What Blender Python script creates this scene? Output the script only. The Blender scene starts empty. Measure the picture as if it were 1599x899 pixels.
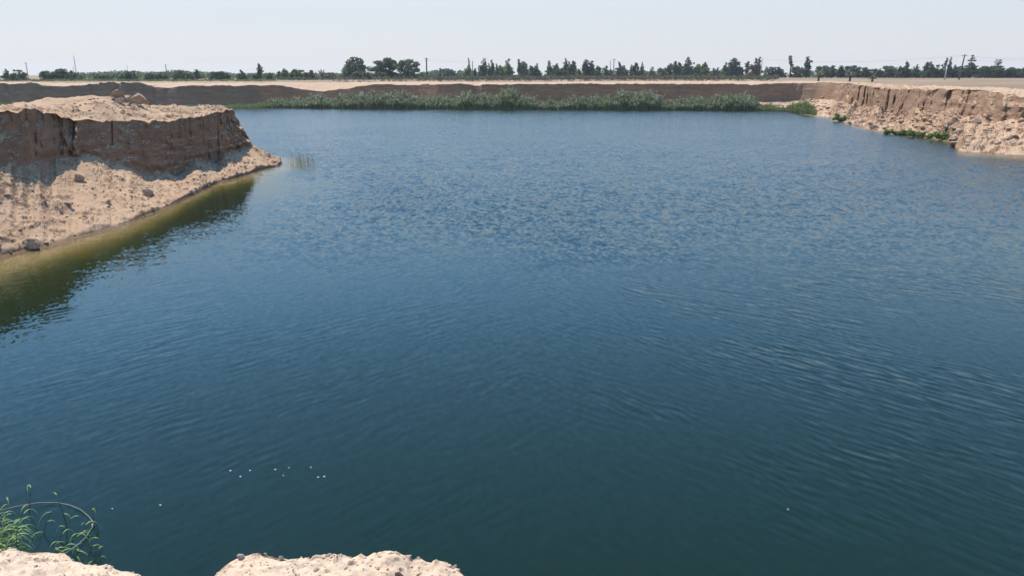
import bpy, math, random
import numpy as np
from mathutils import Vector, Euler

S = bpy.context.scene
COL = S.collection
R = math.radians

# ------------------------------------------------------------------ camera, sky, sun, exposure
EYE = 8.0                                    # eye height over the water
FOC = 1599 / 2 / math.tan(R(34))             # focal length in photo pixels (68 degrees across)
TILT = math.atan((449.5 - 116.5) / FOC)
cam_data = bpy.data.cameras.new('camera')
cam_data.sensor_fit = 'HORIZONTAL'
cam_data.angle_x = R(68)
cam_data.clip_start = 0.05
cam_data.clip_end = 20000
cam = bpy.data.objects.new('camera', cam_data)
cam.location = (0, 0, EYE)
cam.rotation_euler = (R(90) - TILT, 0, 0)
COL.objects.link(cam)
S.camera = cam

SUN_EL = R(57)
SUN_AZ = R(-37)                              # from +Y towards +X; the sun stands ahead and to the left
world = bpy.data.worlds.new('World')
S.world = world
world.use_nodes = True
wn = world.node_tree
sky = wn.nodes.new('ShaderNodeTexSky')
sky.sky_type = 'NISHITA'
sky.sun_disc = False
sky.sun_elevation = SUN_EL
sky.sun_rotation = SUN_AZ
sky.altitude = 0
sky.air_density = 1.3
sky.dust_density = 0.0
sky.ozone_density = 4.0
bg = wn.nodes['Background']
bg.inputs['Strength'].default_value = 0.15
# pale summer haze low over the horizon, by the true height of the view direction
tcw = wn.nodes.new('ShaderNodeTexCoord'); sx = wn.nodes.new('ShaderNodeSeparateXYZ')
wn.links.new(tcw.outputs['Generated'], sx.inputs[0])
mr = wn.nodes.new('ShaderNodeMapRange'); mr.interpolation_type = 'SMOOTHSTEP'
for k_, v_ in (('From Min', 0.06), ('From Max', 0.31), ('To Min', 0.9), ('To Max', 0.0)): mr.inputs[k_].default_value = v_
wn.links.new(sx.outputs['Z'], mr.inputs['Value'])
mxw = wn.nodes.new('ShaderNodeMix'); mxw.data_type = 'RGBA'
wn.links.new(mr.outputs['Result'], mxw.inputs[0]); hs = wn.nodes.new('ShaderNodeHueSaturation'); hs.inputs['Saturation'].default_value = 1.19; hs.inputs['Value'].default_value = 1.0
wn.links.new(sky.outputs['Color'], hs.inputs['Color']); wn.links.new(hs.outputs['Color'], mxw.inputs[6])
mxw.inputs[7].default_value = (3.05, 3.15, 3.55, 1)
wn.links.new(mxw.outputs[2], bg.inputs['Color'])

sun_data = bpy.data.lights.new('sun', 'SUN')
sun_data.energy = 3.5
sun_data.angle = R(0.5)
sun_data.color = (1.0, 0.94, 0.855)
sun = bpy.data.objects.new('sun', sun_data)
sd = Vector((math.sin(SUN_AZ) * math.cos(SUN_EL), math.cos(SUN_AZ) * math.cos(SUN_EL), math.sin(SUN_EL)))
sun.rotation_euler = sd.to_track_quat('Z', 'Y').to_euler()
sun.location = (-40, 60, 120)
COL.objects.link(sun)

S.view_settings.view_transform = 'Standard'
S.view_settings.look = 'None'
S.view_settings.exposure = 0.55
S.view_settings.gamma = 1.0
S.view_settings.use_curve_mapping = False
S.cycles.max_bounces = 8
S.cycles.transparent_max_bounces = 12
S.cycles.caustics_reflective = False
S.cycles.caustics_refractive = False
S.cycles.use_denoising = True

# ------------------------------------------------------------------ numbers
def ray(px, py):
    x = (px - 799.5) / FOC; y = (449.5 - py) / FOC
    return (x, math.cos(TILT) + y * math.sin(TILT), -math.sin(TILT) + y * math.cos(TILT))

def at_z(px, py, z=0.0):
    d = ray(px, py); t = (z - EYE) / d[2]
    return (d[0] * t, d[1] * t, z)

def at_y(px, py, Y):
    d = ray(px, py); t = Y / d[1]
    return (d[0] * t, Y, EYE + d[2] * t)

def hash3(i, j, k, seed):
    h = (i.astype(np.int64) * 374761393 + j.astype(np.int64) * 668265263 + k.astype(np.int64) * 2147483647 + seed * 974634777) & 0xffffffff
    h = ((h ^ (h >> 13)) * 1274126177) & 0xffffffff
    h = ((h ^ (h >> 15)) * 2246822519) & 0xffffffff
    return ((h ^ (h >> 16)) & 0xffff).astype(np.float64) / 65535.0

def vnoise(x, y, z, seed=0):
    x, y, z = np.broadcast_arrays(np.asarray(x, float), np.asarray(y, float), np.asarray(z, float))
    xi, yi, zi = np.floor(x), np.floor(y), np.floor(z)
    fx, fy, fz = x - xi, y - yi, z - zi
    fx = fx * fx * fx * (fx * (fx * 6 - 15) + 10); fy = fy * fy * fy * (fy * (fy * 6 - 15) + 10); fz = fz * fz * fz * (fz * (fz * 6 - 15) + 10)
    xi, yi, zi = xi.astype(np.int64), yi.astype(np.int64), zi.astype(np.int64)
    r = 0
    for a in (0, 1):
        wx = fx if a else 1 - fx
        for b in (0, 1):
            wy = fy if b else 1 - fy
            for c in (0, 1):
                wz = fz if c else 1 - fz
                r = r + wx * wy * wz * hash3(xi + a, yi + b, zi + c, seed)
    return r * 2 - 1

def fbm(x, y, z, octaves=4, seed=0, gain=0.5, lac=2.03):
    s, a, f = 0.0, 1.0, 1.0
    for o in range(octaves):
        s = s + a * vnoise(x * f, y * f, z * f, seed + 17 * o)
        a *= gain; f *= lac
    return s

def ridged(x, y, z, octaves=3, seed=0):
    s, a, f = 0.0, 1.0, 1.0
    for o in range(octaves):
        s = s + a * (1 - 2 * np.abs(vnoise(x * f, y * f, z * f, seed + 31 * o)))
        a *= 0.5; f *= 2.1
    return s

def smooth(a, b, x):
    t = np.clip((x - a) / (b - a), 0, 1)
    return t * t * (3 - 2 * t)

# ------------------------------------------------------------------ objects
def mesh_from(name, verts, faces, mats, mat_idx=None, shade=True):
    me = bpy.data.meshes.new(name)
    verts = np.asarray(verts, np.float32).reshape(-1, 3)
    if isinstance(faces, np.ndarray):
        n, k = faces.shape
        me.vertices.add(len(verts)); me.vertices.foreach_set('co', verts.ravel())
        me.loops.add(n * k); me.loops.foreach_set('vertex_index', faces.astype(np.int32).ravel())
        me.polygons.add(n)
        me.polygons.foreach_set('loop_start', np.arange(0, n * k, k, dtype=np.int32))
        me.polygons.foreach_set('loop_total', np.full(n, k, np.int32))
        me.update(calc_edges=True)
    else:
        me.from_pydata([tuple(map(float, v)) for v in verts], [], faces)
    for m in (mats if isinstance(mats, (list, tuple)) else [mats]):
        me.materials.append(m)
    if mat_idx is not None:
        me.polygons.foreach_set('material_index', np.asarray(mat_idx, np.int32))
    me.polygons.foreach_set('use_smooth', np.full(len(me.polygons), bool(shade)))
    me.validate()
    me.update()
    return me

def link(name, me, parent=None):
    o = bpy.data.objects.new(name, me)
    COL.objects.link(o)
    if parent is not None:
        o.parent = parent
    return o

def tag(o, label=None, cat=None, group=None, kind=None):
    if label: o['label'] = label
    if cat: o['category'] = cat
    if group: o['group'] = group
    if kind: o['kind'] = kind
    return o

def empty(name, loc, rz=0.0, sc=(1, 1, 1)):
    o = bpy.data.objects.new(name, None)
    o.empty_display_size = 0.3
    COL.objects.link(o)
    o.location = loc; o.rotation_euler = (0, 0, rz); o.scale = sc
    return o

def grid_faces(ns, nt, flip=False):
    i = np.arange(ns - 1)[:, None] * nt + np.arange(nt - 1)[None, :]
    f = np.stack([i, i + nt, i + nt + 1, i + 1], -1).reshape(-1, 4)
    return f[:, ::-1] if flip else f

def structure(name, P, mat, flip=False):
    ns, nt = P.shape[:2]
    o = link(name, mesh_from(name, P.reshape(-1, 3), grid_faces(ns, nt, flip), mat))
    o['kind'] = 'structure'
    return o

# ------------------------------------------------------------------ materials
def material(name):
    m = bpy.data.materials.new(name); m.use_nodes = True
    nt = m.node_tree
    return m, nt, nt.nodes['Principled BSDF'], nt.nodes['Material Output']

def N(nt, t, **kw):
    n = nt.nodes.new(t)
    for k, v in kw.items():
        if k in n.inputs: n.inputs[k].default_value = v
        else: setattr(n, k, v)
    return n

def L(nt, a, b): nt.links.new(a, b)

def noise_node(nt, vec, scale, detail=4.0, rough=0.55, dist=0.0):
    n = N(nt, 'ShaderNodeTexNoise')
    n.inputs['Scale'].default_value = scale; n.inputs['Detail'].default_value = detail
    n.inputs['Roughness'].default_value = rough; n.inputs['Distortion'].default_value = dist
    L(nt, vec, n.inputs['Vector'])
    return n

def ramp(nt, fac, stops):
    r = N(nt, 'ShaderNodeValToRGB')
    el = r.color_ramp.elements
    while len(el) < len(stops): el.new(0.5)
    for e, (p, c) in zip(el, stops):
        e.position = p; e.color = (*c, 1) if len(c) == 3 else c
    L(nt, fac, r.inputs['Fac'])
    return r

def mixc(nt, fac, a, b, mode='MIX'):
    m = N(nt, 'ShaderNodeMix', data_type='RGBA', blend_type=mode)
    if isinstance(fac, (int, float)): m.inputs[0].default_value = fac
    else: L(nt, fac, m.inputs[0])
    for sock, v in ((m.inputs[6], a), (m.inputs[7], b)):
        if isinstance(v, tuple): sock.default_value = (*v, 1)
        else: L(nt, v, sock)
    return m.outputs[2]

def math_node(nt, op, a, b=None, clamp=False):
    m = N(nt, 'ShaderNodeMath', operation=op, use_clamp=clamp)
    for i, v in enumerate((a, b)):
        if v is None: continue
        if isinstance(v, (int, float)): m.inputs[i].default_value = v
        else: L(nt, v, m.inputs[i])
    return m.outputs[0]

def map_range(nt, v, a, b, c=0.0, d=1.0, smoothstep=True):
    m = N(nt, 'ShaderNodeMapRange', interpolation_type='SMOOTHSTEP' if smoothstep else 'LINEAR')
    L(nt, v, m.inputs['Value'])
    for k, x in zip(('From Min', 'From Max', 'To Min', 'To Max'), (a, b, c, d)): m.inputs[k].default_value = x
    return m.outputs['Result']

def soil(name, top, top2, cut, cut2, fine=6.0, bump=0.05, wet_shade=True):
    """loose sandy soil on gentle slopes, denser earth where the bank has been cut steep"""
    m, nt, b, out = material(name)
    geo = N(nt, 'ShaderNodeNewGeometry')
    pos = geo.outputs['Position']
    sep = N(nt, 'ShaderNodeSeparateXYZ'); L(nt, pos, sep.inputs[0])
    nsep = N(nt, 'ShaderNodeSeparateXYZ'); L(nt, geo.outputs['True Normal'], nsep.inputs[0])
    n1 = noise_node(nt, pos, 0.35, 5, 0.6)
    n2 = noise_node(nt, pos, fine, 5, 0.65)
    ctop = mixc(nt, map_range(nt, n1.outputs['Fac'], 0.35, 0.68), top, top2)
    ctop = mixc(nt, map_range(nt, n2.outputs['Fac'], 0.56, 0.74, 0, 0.55), ctop, cut)
    # strata: bands across height
    mp = N(nt, 'ShaderNodeMapping'); mp.inputs['Scale'].default_value = (0.25, 0.25, 1.6)
    L(nt, pos, mp.inputs['Vector'])
    st = noise_node(nt, mp.outputs[0], 1.0, 5, 0.6)
    mv = N(nt, 'ShaderNodeMapping'); mv.inputs['Scale'].default_value = (1.3, 1.3, 0.13)
    L(nt, pos, mv.inputs['Vector'])
    sv = noise_node(nt, mv.outputs[0], 1.0, 4, 0.6)
    ccut = mixc(nt, map_range(nt, st.outputs['Fac'], 0.36, 0.64), cut, cut2)
    ccut = mixc(nt, map_range(nt, sv.outputs['Fac'], 0.56, 0.76, 0, 0.14), ccut, top2)
    mq = N(nt, 'ShaderNodeMapping'); mq.inputs['Scale'].default_value = (0.5, 0.5, 7.0)
    L(nt, pos, mq.inputs['Vector'])
    sq = noise_node(nt, mq.outputs[0], 1.0, 4, 0.7)
    ccut = mixc(nt, map_range(nt, sq.outputs['Fac'], 0.5, 0.68, 0, 0.55), ccut, mixc(nt, 1.0, cut, (0.62, 0.6, 0.58), 'MULTIPLY'))
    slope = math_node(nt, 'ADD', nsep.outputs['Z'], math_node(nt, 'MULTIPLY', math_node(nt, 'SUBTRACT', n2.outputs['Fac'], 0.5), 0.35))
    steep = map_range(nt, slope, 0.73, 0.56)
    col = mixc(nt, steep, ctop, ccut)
    if wet_shade:
        hz = math_node(nt, 'ADD', sep.outputs['Z'], math_node(nt, 'MULTIPLY', math_node(nt, 'SUBTRACT', n1.outputs['Fac'], 0.5), 0.35))
        w = map_range(nt, hz, 0.17, 0.07, 0, 1)
        up = map_range(nt, sep.outputs['Z'], -0.12, -0.02, 0, 1)
        w = math_node(nt, 'MULTIPLY', w, math_node(nt, 'MULTIPLY', up, 0.75))
        col = mixc(nt, w, col, mixc(nt, 1.0, col, (0.36, 0.33, 0.3), 'MULTIPLY'))  # wet soil along the waterline, with the undercut edge's shade painted in
    if wet_shade:                                       # silt and algae cover the bed below the waterline
        col = mixc(nt, map_range(nt, hz, -0.08, -0.5, 0, 1), col, (0.15, 0.125, 0.065))
    L(nt, col, b.inputs['Base Color'])
    b.inputs['Roughness'].default_value = 0.95
    b.inputs['Specular IOR Level'].default_value = 0.15
    n3 = noise_node(nt, pos, fine * 2.3, 6, 0.7)
    hsum = math_node(nt, 'ADD', n2.outputs['Fac'], math_node(nt, 'MULTIPLY', n3.outputs['Fac'], 0.6))
    bp = N(nt, 'ShaderNodeBump'); bp.inputs['Strength'].default_value = 1.0; bp.inputs['Distance'].default_value = bump
    L(nt, hsum, bp.inputs['Height']); L(nt, bp.outputs[0], b.inputs['Normal'])
    return m

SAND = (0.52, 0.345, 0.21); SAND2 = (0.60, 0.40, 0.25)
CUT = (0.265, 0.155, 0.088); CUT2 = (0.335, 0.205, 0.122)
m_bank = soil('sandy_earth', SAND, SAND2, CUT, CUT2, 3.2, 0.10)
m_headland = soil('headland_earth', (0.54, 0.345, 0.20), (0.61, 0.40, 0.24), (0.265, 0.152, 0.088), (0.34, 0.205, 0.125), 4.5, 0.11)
m_near = soil('pale_gravelly_sand', (0.68, 0.485, 0.32), (0.75, 0.555, 0.38), (0.46, 0.31, 0.205), (0.5, 0.35, 0.24), 45.0, 0.006, wet_shade=False)

def plain_mat():
    m, nt, b, out = material('plain_soil')
    geo = N(nt, 'ShaderNodeNewGeometry'); pos = geo.outputs['Position']
    n1 = noise_node(nt, pos, 0.03, 5, 0.6); n2 = noise_node(nt, pos, 0.5, 5, 0.65)
    c = mixc(nt, map_range(nt, n1.outputs['Fac'], 0.4, 0.62), (0.28, 0.19, 0.112), (0.37, 0.265, 0.165))
    c = mixc(nt, map_range(nt, n2.outputs['Fac'], 0.5, 0.68, 0, 0.7), c, (0.26, 0.2, 0.12))
    L(nt, c, b.inputs['Base Color']); b.inputs['Roughness'].default_value = 0.95
    b.inputs['Specular IOR Level'].default_value = 0.15
    bp = N(nt, 'ShaderNodeBump'); bp.inputs['Distance'].default_value = 0.25
    L(nt, n2.outputs['Fac'], bp.inputs['Height']); L(nt, bp.outputs[0], b.inputs['Normal'])
    return m
m_plain = plain_mat()

def leafy(name, c1, c2, c3=None, trans=0.25, rough=0.6):
    """foliage: every leaf clump gets its own tint between the given colours"""
    m, nt, b, out = material(name)
    geo = N(nt, 'ShaderNodeNewGeometry')
    oi = N(nt, 'ShaderNodeObjectInfo')
    stops = [(0.0, c1), (1.0, c2)] if c3 is None else [(0.0, c1), (0.6, c2), (1.0, c3)]
    r = ramp(nt, geo.outputs['Random Per Island'], stops)
    hsv = N(nt, 'ShaderNodeHueSaturation')
    L(nt, map_range(nt, oi.outputs['Random'], 0, 1, 0.485, 0.515, False), hsv.inputs['Hue'])
    L(nt, map_range(nt, oi.outputs['Random'], 0, 1, 0.8, 1.2, False), hsv.inputs['Value'])
    L(nt, r.outputs[0], hsv.inputs['Color'])
    L(nt, hsv.outputs[0], b.inputs['Base Color'])
    b.inputs['Roughness'].default_value = rough
    b.inputs['Specular IOR Level'].default_value = 0.25
    tr = N(nt, 'ShaderNodeBsdfTranslucent'); L(nt, hsv.outputs[0], tr.inputs['Color'])
    mx = N(nt, 'ShaderNodeMixShader'); mx.inputs[0].default_value = trans
    L(nt, b.outputs[0], mx.inputs[1]); L(nt, tr.outputs[0], mx.inputs[2]); L(nt, mx.outputs[0], out.inputs['Surface'])
    return m

def plain(name, c1, c2, scale=6.0, rough=0.8, bump=0.0, metal=0.0):
    m, nt, b, out = material(name)
    tc = N(nt, 'ShaderNodeTexCoord')
    n = noise_node(nt, tc.outputs['Object'], scale, 5, 0.6)
    L(nt, mixc(nt, map_range(nt, n.outputs['Fac'], 0.35, 0.65), c1, c2), b.inputs['Base Color'])
    b.inputs['Roughness'].default_value = rough; b.inputs['Metallic'].default_value = metal
    b.inputs['Specular IOR Level'].default_value = 0.3
    if bump:
        bp = N(nt, 'ShaderNodeBump'); bp.inputs['Distance'].default_value = bump
        L(nt, n.outputs['Fac'], bp.inputs['Height']); L(nt, bp.outputs[0], b.inputs['Normal'])
    return m

m_dark = leafy('dark_foliage', (0.058, 0.091, 0.043), (0.120, 0.168, 0.077), (0.192, 0.240, 0.115), trans=0.5)
m_conifer = leafy('blue_green_foliage', (0.072, 0.110, 0.060), (0.144, 0.197, 0.106), (0.221, 0.259, 0.149), trans=0.5)
m_olive = leafy('olive_foliage', (0.125, 0.158, 0.058), (0.230, 0.274, 0.101), (0.326, 0.355, 0.144), trans=0.5)
m_grey = leafy('grey_green_foliage', (0.106, 0.122, 0.073), (0.198, 0.213, 0.130), (0.289, 0.289, 0.190), trans=0.4)
m_brown = leafy('dry_brown_foliage', (0.112, 0.072, 0.040), (0.192, 0.128, 0.072), (0.208, 0.160, 0.096))
m_reed = leafy('reed_leaves', (0.085, 0.105, 0.03), (0.165, 0.19, 0.06), (0.25, 0.26, 0.095), trans=0.45)
m_reed_pale = leafy('reed_pale_tips', (0.192, 0.206, 0.134), (0.288, 0.302, 0.211), (0.403, 0.384, 0.288), trans=0.45)
m_grass = leafy('yellow_green_grass', (0.136, 0.177, 0.041), (0.231, 0.272, 0.082), (0.354, 0.354, 0.136))
m_shrub = leafy('fresh_green_foliage', (0.120, 0.204, 0.042), (0.204, 0.312, 0.072), (0.288, 0.396, 0.120), trans=0.5)
m_dry = leafy('dry_reed_stalks', (0.160, 0.132, 0.072), (0.232, 0.192, 0.112), (0.288, 0.248, 0.160), trans=0.3)
m_scrub = leafy('scrub_foliage', (0.086, 0.082, 0.043), (0.154, 0.144, 0.082), (0.211, 0.192, 0.115))
m_near_leaf = leafy('near_reed_leaf', (0.146, 0.243, 0.057), (0.276, 0.405, 0.121), (0.438, 0.535, 0.211), rough=0.4, trans=0.4)
m_cane = plain('dry_cane', (0.38, 0.33, 0.22), (0.48, 0.42, 0.29), 20)
m_stem = plain('green_stem', (0.05, 0.075, 0.025), (0.09, 0.12, 0.045), 20)
m_bark = plain('bark', (0.09, 0.07, 0.05), (0.16, 0.125, 0.09), 8, 0.9, 0.02)
m_wood = plain('weathered_pole_wood', (0.10, 0.085, 0.07), (0.17, 0.15, 0.125), 5, 0.85)
m_palepole = plain('pale_concrete', (0.42, 0.40, 0.37), (0.5, 0.48, 0.45), 5, 0.85)
m_steel = plain('grey_galvanised_steel', (0.34, 0.35, 0.36), (0.42, 0.43, 0.44), 5, 0.5, 0.0, 0.5)
m_darkbox = plain('dark_painted_box', (0.03, 0.03, 0.03), (0.05, 0.05, 0.05), 5, 0.6)
m_wire = plain('cable_aluminium', (0.2, 0.2, 0.2), (0.27, 0.27, 0.27), 5, 0.6)
m_clod = plain('dry_earth_clod', (0.42, 0.285, 0.185), (0.56, 0.395, 0.26), 2.5, 0.95, 0.06)
m_clodred = plain('reddish_earth_block', (0.33, 0.225, 0.15), (0.46, 0.325, 0.22), 1.6, 0.95, 0.08)
m_stone = plain('pale_stone', (0.52, 0.41, 0.31), (0.68, 0.56, 0.44), 30, 0.85, 0.004)
m_stonegrey = plain('grey_stone', (0.34, 0.29, 0.25), (0.5, 0.43, 0.37), 40, 0.85, 0.004)
m_stonebrown = plain('brown_stone', (0.2, 0.125, 0.085), (0.27, 0.18, 0.12), 30, 0.8, 0.003)
m_speck = plain('speck_white', (0.75, 0.76, 0.76), (0.85, 0.85, 0.85), 30, 0.6)

def water_mat():
    m, nt, b, out = material('lake_water')
    nt.nodes.remove(b)
    geo = N(nt, 'ShaderNodeNewGeometry'); pos = geo.outputs['Position']
    sep = N(nt, 'ShaderNodeSeparateXYZ'); L(nt, pos, sep.inputs[0])
    X, Y = sep.outputs['X'], sep.outputs['Y']
    def layer(scale, rot, stretch, detail, amp, dirvec=None, rough=0.5, dist=0.0):
        """slope field of one family of waves; with dirvec, long crests with slopes only along dirvec"""
        mp = N(nt, 'ShaderNodeMapping', vector_type='TEXTURE')
        mp.inputs['Rotation'].default_value = (0, 0, rot)
        mp.inputs['Scale'].default_value = (1, stretch, 1)
        L(nt, pos, mp.inputs['Vector'])
        n = noise_node(nt, mp.outputs[0], scale, detail, rough, dist)
        if dirvec is None:
            v = N(nt, 'ShaderNodeVectorMath', operation='SUBTRACT'); L(nt, n.outputs['Color'], v.inputs[0]); v.inputs[1].default_value = (0.5, 0.5, 0.5)
            v2 = N(nt, 'ShaderNodeVectorMath', operation='MULTIPLY'); L(nt, v.outputs[0], v2.inputs[0]); v2.inputs[1].default_value = (2 * amp, 2 * amp, 0)
            return v2.outputs[0]
        s = math_node(nt, 'MULTIPLY', math_node(nt, 'SUBTRACT', n.outputs['Fac'], 0.5), 2 * amp)
        v2 = N(nt, 'ShaderNodeVectorMath', operation='SCALE'); v2.inputs[0].default_value = (*dirvec, 0); L(nt, s, v2.inputs['Scale'])
        return v2.outputs[0]
    def scale_v(v, f):
        s = N(nt, 'ShaderNodeVectorMath', operation='SCALE'); L(nt, v, s.inputs[0])
        if isinstance(f, (int, float)): s.inputs['Scale'].default_value = f
        else: L(nt, f, s.inputs['Scale'])
        return s.outputs[0]
    def add_v(a, c):
        s = N(nt, 'ShaderNodeVectorMath', operation='ADD'); L(nt, a, s.inputs[0]); L(nt, c, s.inputs[1]); return s.outputs[0]
    big = noise_node(nt, pos, 0.035, 3, 0.6, 0.3)
    wob = math_node(nt, 'MULTIPLY', math_node(nt, 'SUBTRACT', big.outputs['Fac'], 0.5), 30.0)
    # the gust line: wind-roughened water beyond about 30 m, calm lee water this side
    yy = math_node(nt, 'ADD', Y, wob)
    x2 = math_node(nt, 'MULTIPLY', math_node(nt, 'MULTIPLY', X, X), 0.006)
    rough_zone = map_range(nt, math_node(nt, 'ADD', yy, x2), 25.0, 52.0)
    shelter = map_range(nt, math_node(nt, 'ADD', X, math_node(nt, 'MULTIPLY', math_node(nt, 'MAXIMUM', math_node(nt, 'SUBTRACT', Y, 58.0), 0.0), 1.2)), -20.0, -8.0, 0.04, 1.0)
    rough_zone = math_node(nt, 'MULTIPLY', rough_zone, shelter)
    gust = map_range(nt, big.outputs['Fac'], 0.3, 0.7, 0.85, 1.12)
    chop = add_v(layer(5.2, 0.3, 1.2, 2.0, 0.34, rough=0.6), add_v(layer(2.1, 0.2, 1.4, 2.0, 0.135), layer(0.45, 0.1, 0.5, 2.0, 0.05)))
    # wind waves lean: their faces towards the near shore are the steeper ones
    lean_v = N(nt, 'ShaderNodeVectorMath', operation='ADD'); L(nt, chop, lean_v.inputs[0]); lean_v.inputs[1].default_value = (0.0, -0.045, 0.0)
    chop = scale_v(lean_v.outputs[0], math_node(nt, 'MULTIPLY', rough_zone, gust))
    lee = map_range(nt, rough_zone, 0.0, 1.0, 1.0, 0.0, False)
    right = map_range(nt, math_node(nt, 'ADD', X, math_node(nt, 'MULTIPLY', wob, 0.25)), -2.0, 6.0)
    left = math_node(nt, 'SUBTRACT', 1.0, right)
    patch = noise_node(nt, pos, 0.16, 3, 0.6, 0.4)
    pm = map_range(nt, patch.outputs['Fac'], 0.34, 0.66, 0.15, 1.25)
    patch2 = noise_node(nt, pos, 0.5, 2, 0.6)
    pm = math_node(nt, 'MULTIPLY', pm, map_range(nt, patch2.outputs['Fac'], 0.3, 0.65, 0.35, 1.1))
    a1 = math.atan2(0.61, 0.79); a2 = math.atan2(-0.35, 0.94)
    def train(rot, period, amp, dist, dscale=1.2):
        """a regular train of small ripples: slope along its own direction of travel, broken up by noise"""
        mp = N(nt, 'ShaderNodeMapping', vector_type='TEXTURE'); mp.inputs['Rotation'].default_value = (0, 0, rot)
        mp.inputs['Scale'].default_value = (1, 3.0, 1)
        L(nt, pos, mp.inputs['Vector'])
        w = N(nt, 'ShaderNodeTexWave', wave_type='BANDS', bands_direction='X', wave_profile='SIN')
        w.inputs['Scale'].default_value = 2 * math.pi / (20 * period); w.inputs['Distortion'].default_value = dist
        w.inputs['Detail'].default_value = 2.0; w.inputs['Detail Scale'].default_value = dscale
        L(nt, mp.outputs[0], w.inputs['Vector'])
        sl = math_node(nt, 'MULTIPLY', math_node(nt, 'SUBTRACT', w.outputs['Fac'], 0.5), 2 * amp)
        v2 = N(nt, 'ShaderNodeVectorMath', operation='SCALE'); v2.inputs[0].default_value = (math.cos(rot), math.sin(rot), 0); L(nt, sl, v2.inputs['Scale'])
        return v2.outputs[0]
    a2 = math.atan2(-0.6, 0.8)
    w1 = add_v(train(a1, 0.27, 0.036, 9.0), add_v(train(a1 + 0.3, 0.40, 0.032, 11.0), layer(5.5, a1, 3.0, 2.0, 0.10, (0.79, 0.61))))
    w1 = scale_v(w1, math_node(nt, 'MULTIPLY', math_node(nt, 'MULTIPLY', right, lee), pm))
    w2 = add_v(train(a2, 0.30, 0.016, 9.0), add_v(train(a2 - 0.3, 0.44, 0.014, 11.0), layer(4.5, a2, 4.0, 1.5, 0.05, (0.8, -0.6))))
    w2 = scale_v(w2, math_node(nt, 'MULTIPLY', math_node(nt, 'MULTIPLY', left, lee), pm))
    small = scale_v(layer(8.0, 0.1, 1.6, 2.0, 0.045), lee)
    tot = add_v(add_v(chop, w1), add_v(w2, small))
    up = N(nt, 'ShaderNodeVectorMath', operation='ADD'); L(nt, tot, up.inputs[0]); up.inputs[1].default_value = (0, 0, 1)
    nrm = N(nt, 'ShaderNodeVectorMath', operation='NORMALIZE'); L(nt, up.outputs[0], nrm.inputs[0])
    fr = N(nt, 'ShaderNodeFresnel', IOR=1.40); L(nt, nrm.outputs[0], fr.inputs['Normal'])
    gl = N(nt, 'ShaderNodeBsdfGlossy'); gl.inputs['Roughness'].default_value = 0.06
    L(nt, map_range(nt, rough_zone, 0, 1, 0.05, 0.14, False), gl.inputs['Roughness'])
    L(nt, nrm.outputs[0], gl.inputs['Normal'])
    tr = N(nt, 'ShaderNodeBsdfTransparent')
    df = N(nt, 'ShaderNodeBsdfDiffuse'); df.inputs['Color'].default_value = (0.0062, 0.0170, 0.004, 1)   # light scattered back by algae in the water
    under = N(nt, 'ShaderNodeAddShader'); L(nt, tr.outputs[0], under.inputs[0]); L(nt, df.outputs[0], under.inputs[1])
    mx = N(nt, 'ShaderNodeMixShader'); L(nt, fr.outputs[0], mx.inputs[0]); L(nt, under.outputs[0], mx.inputs[1]); L(nt, gl.outputs[0], mx.inputs[2])
    L(nt, mx.outputs[0], out.inputs['Surface'])
    va = N(nt, 'ShaderNodeVolumeAbsorption'); va.inputs['Color'].default_value = (0.55, 0.59, 0.22, 1); va.inputs['Density'].default_value = 1.5
    L(nt, va.outputs[0], out.inputs['Volume'])
    return m
m_water = water_mat()

# ------------------------------------------------------------------ terrain: the rim of the flooded quarry
def plain_z(x, y):
    r = np.hypot(x, y)
    base = 5.75 + 0.45 * smooth(-140, 90, x)
    return base + 0.35 * smooth(230, 420, r) + 0.12 * fbm(x * 0.02, y * 0.02, 0, 3, 5)

# (waterline, cliff foot, cliff lip) going round: near bank, east, far side, west, near bank again
def far(px, yw, zf, yl, Yl):
    w = at_z(px, yw)
    Yl = w[1] + (9.5 if px > 420 else 3.6)
    return (w[:2], (*at_y(px, 150, Yl - 0.8)[:2], zf if px > 420 else 0.35), at_y(px, yl, Yl))

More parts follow.
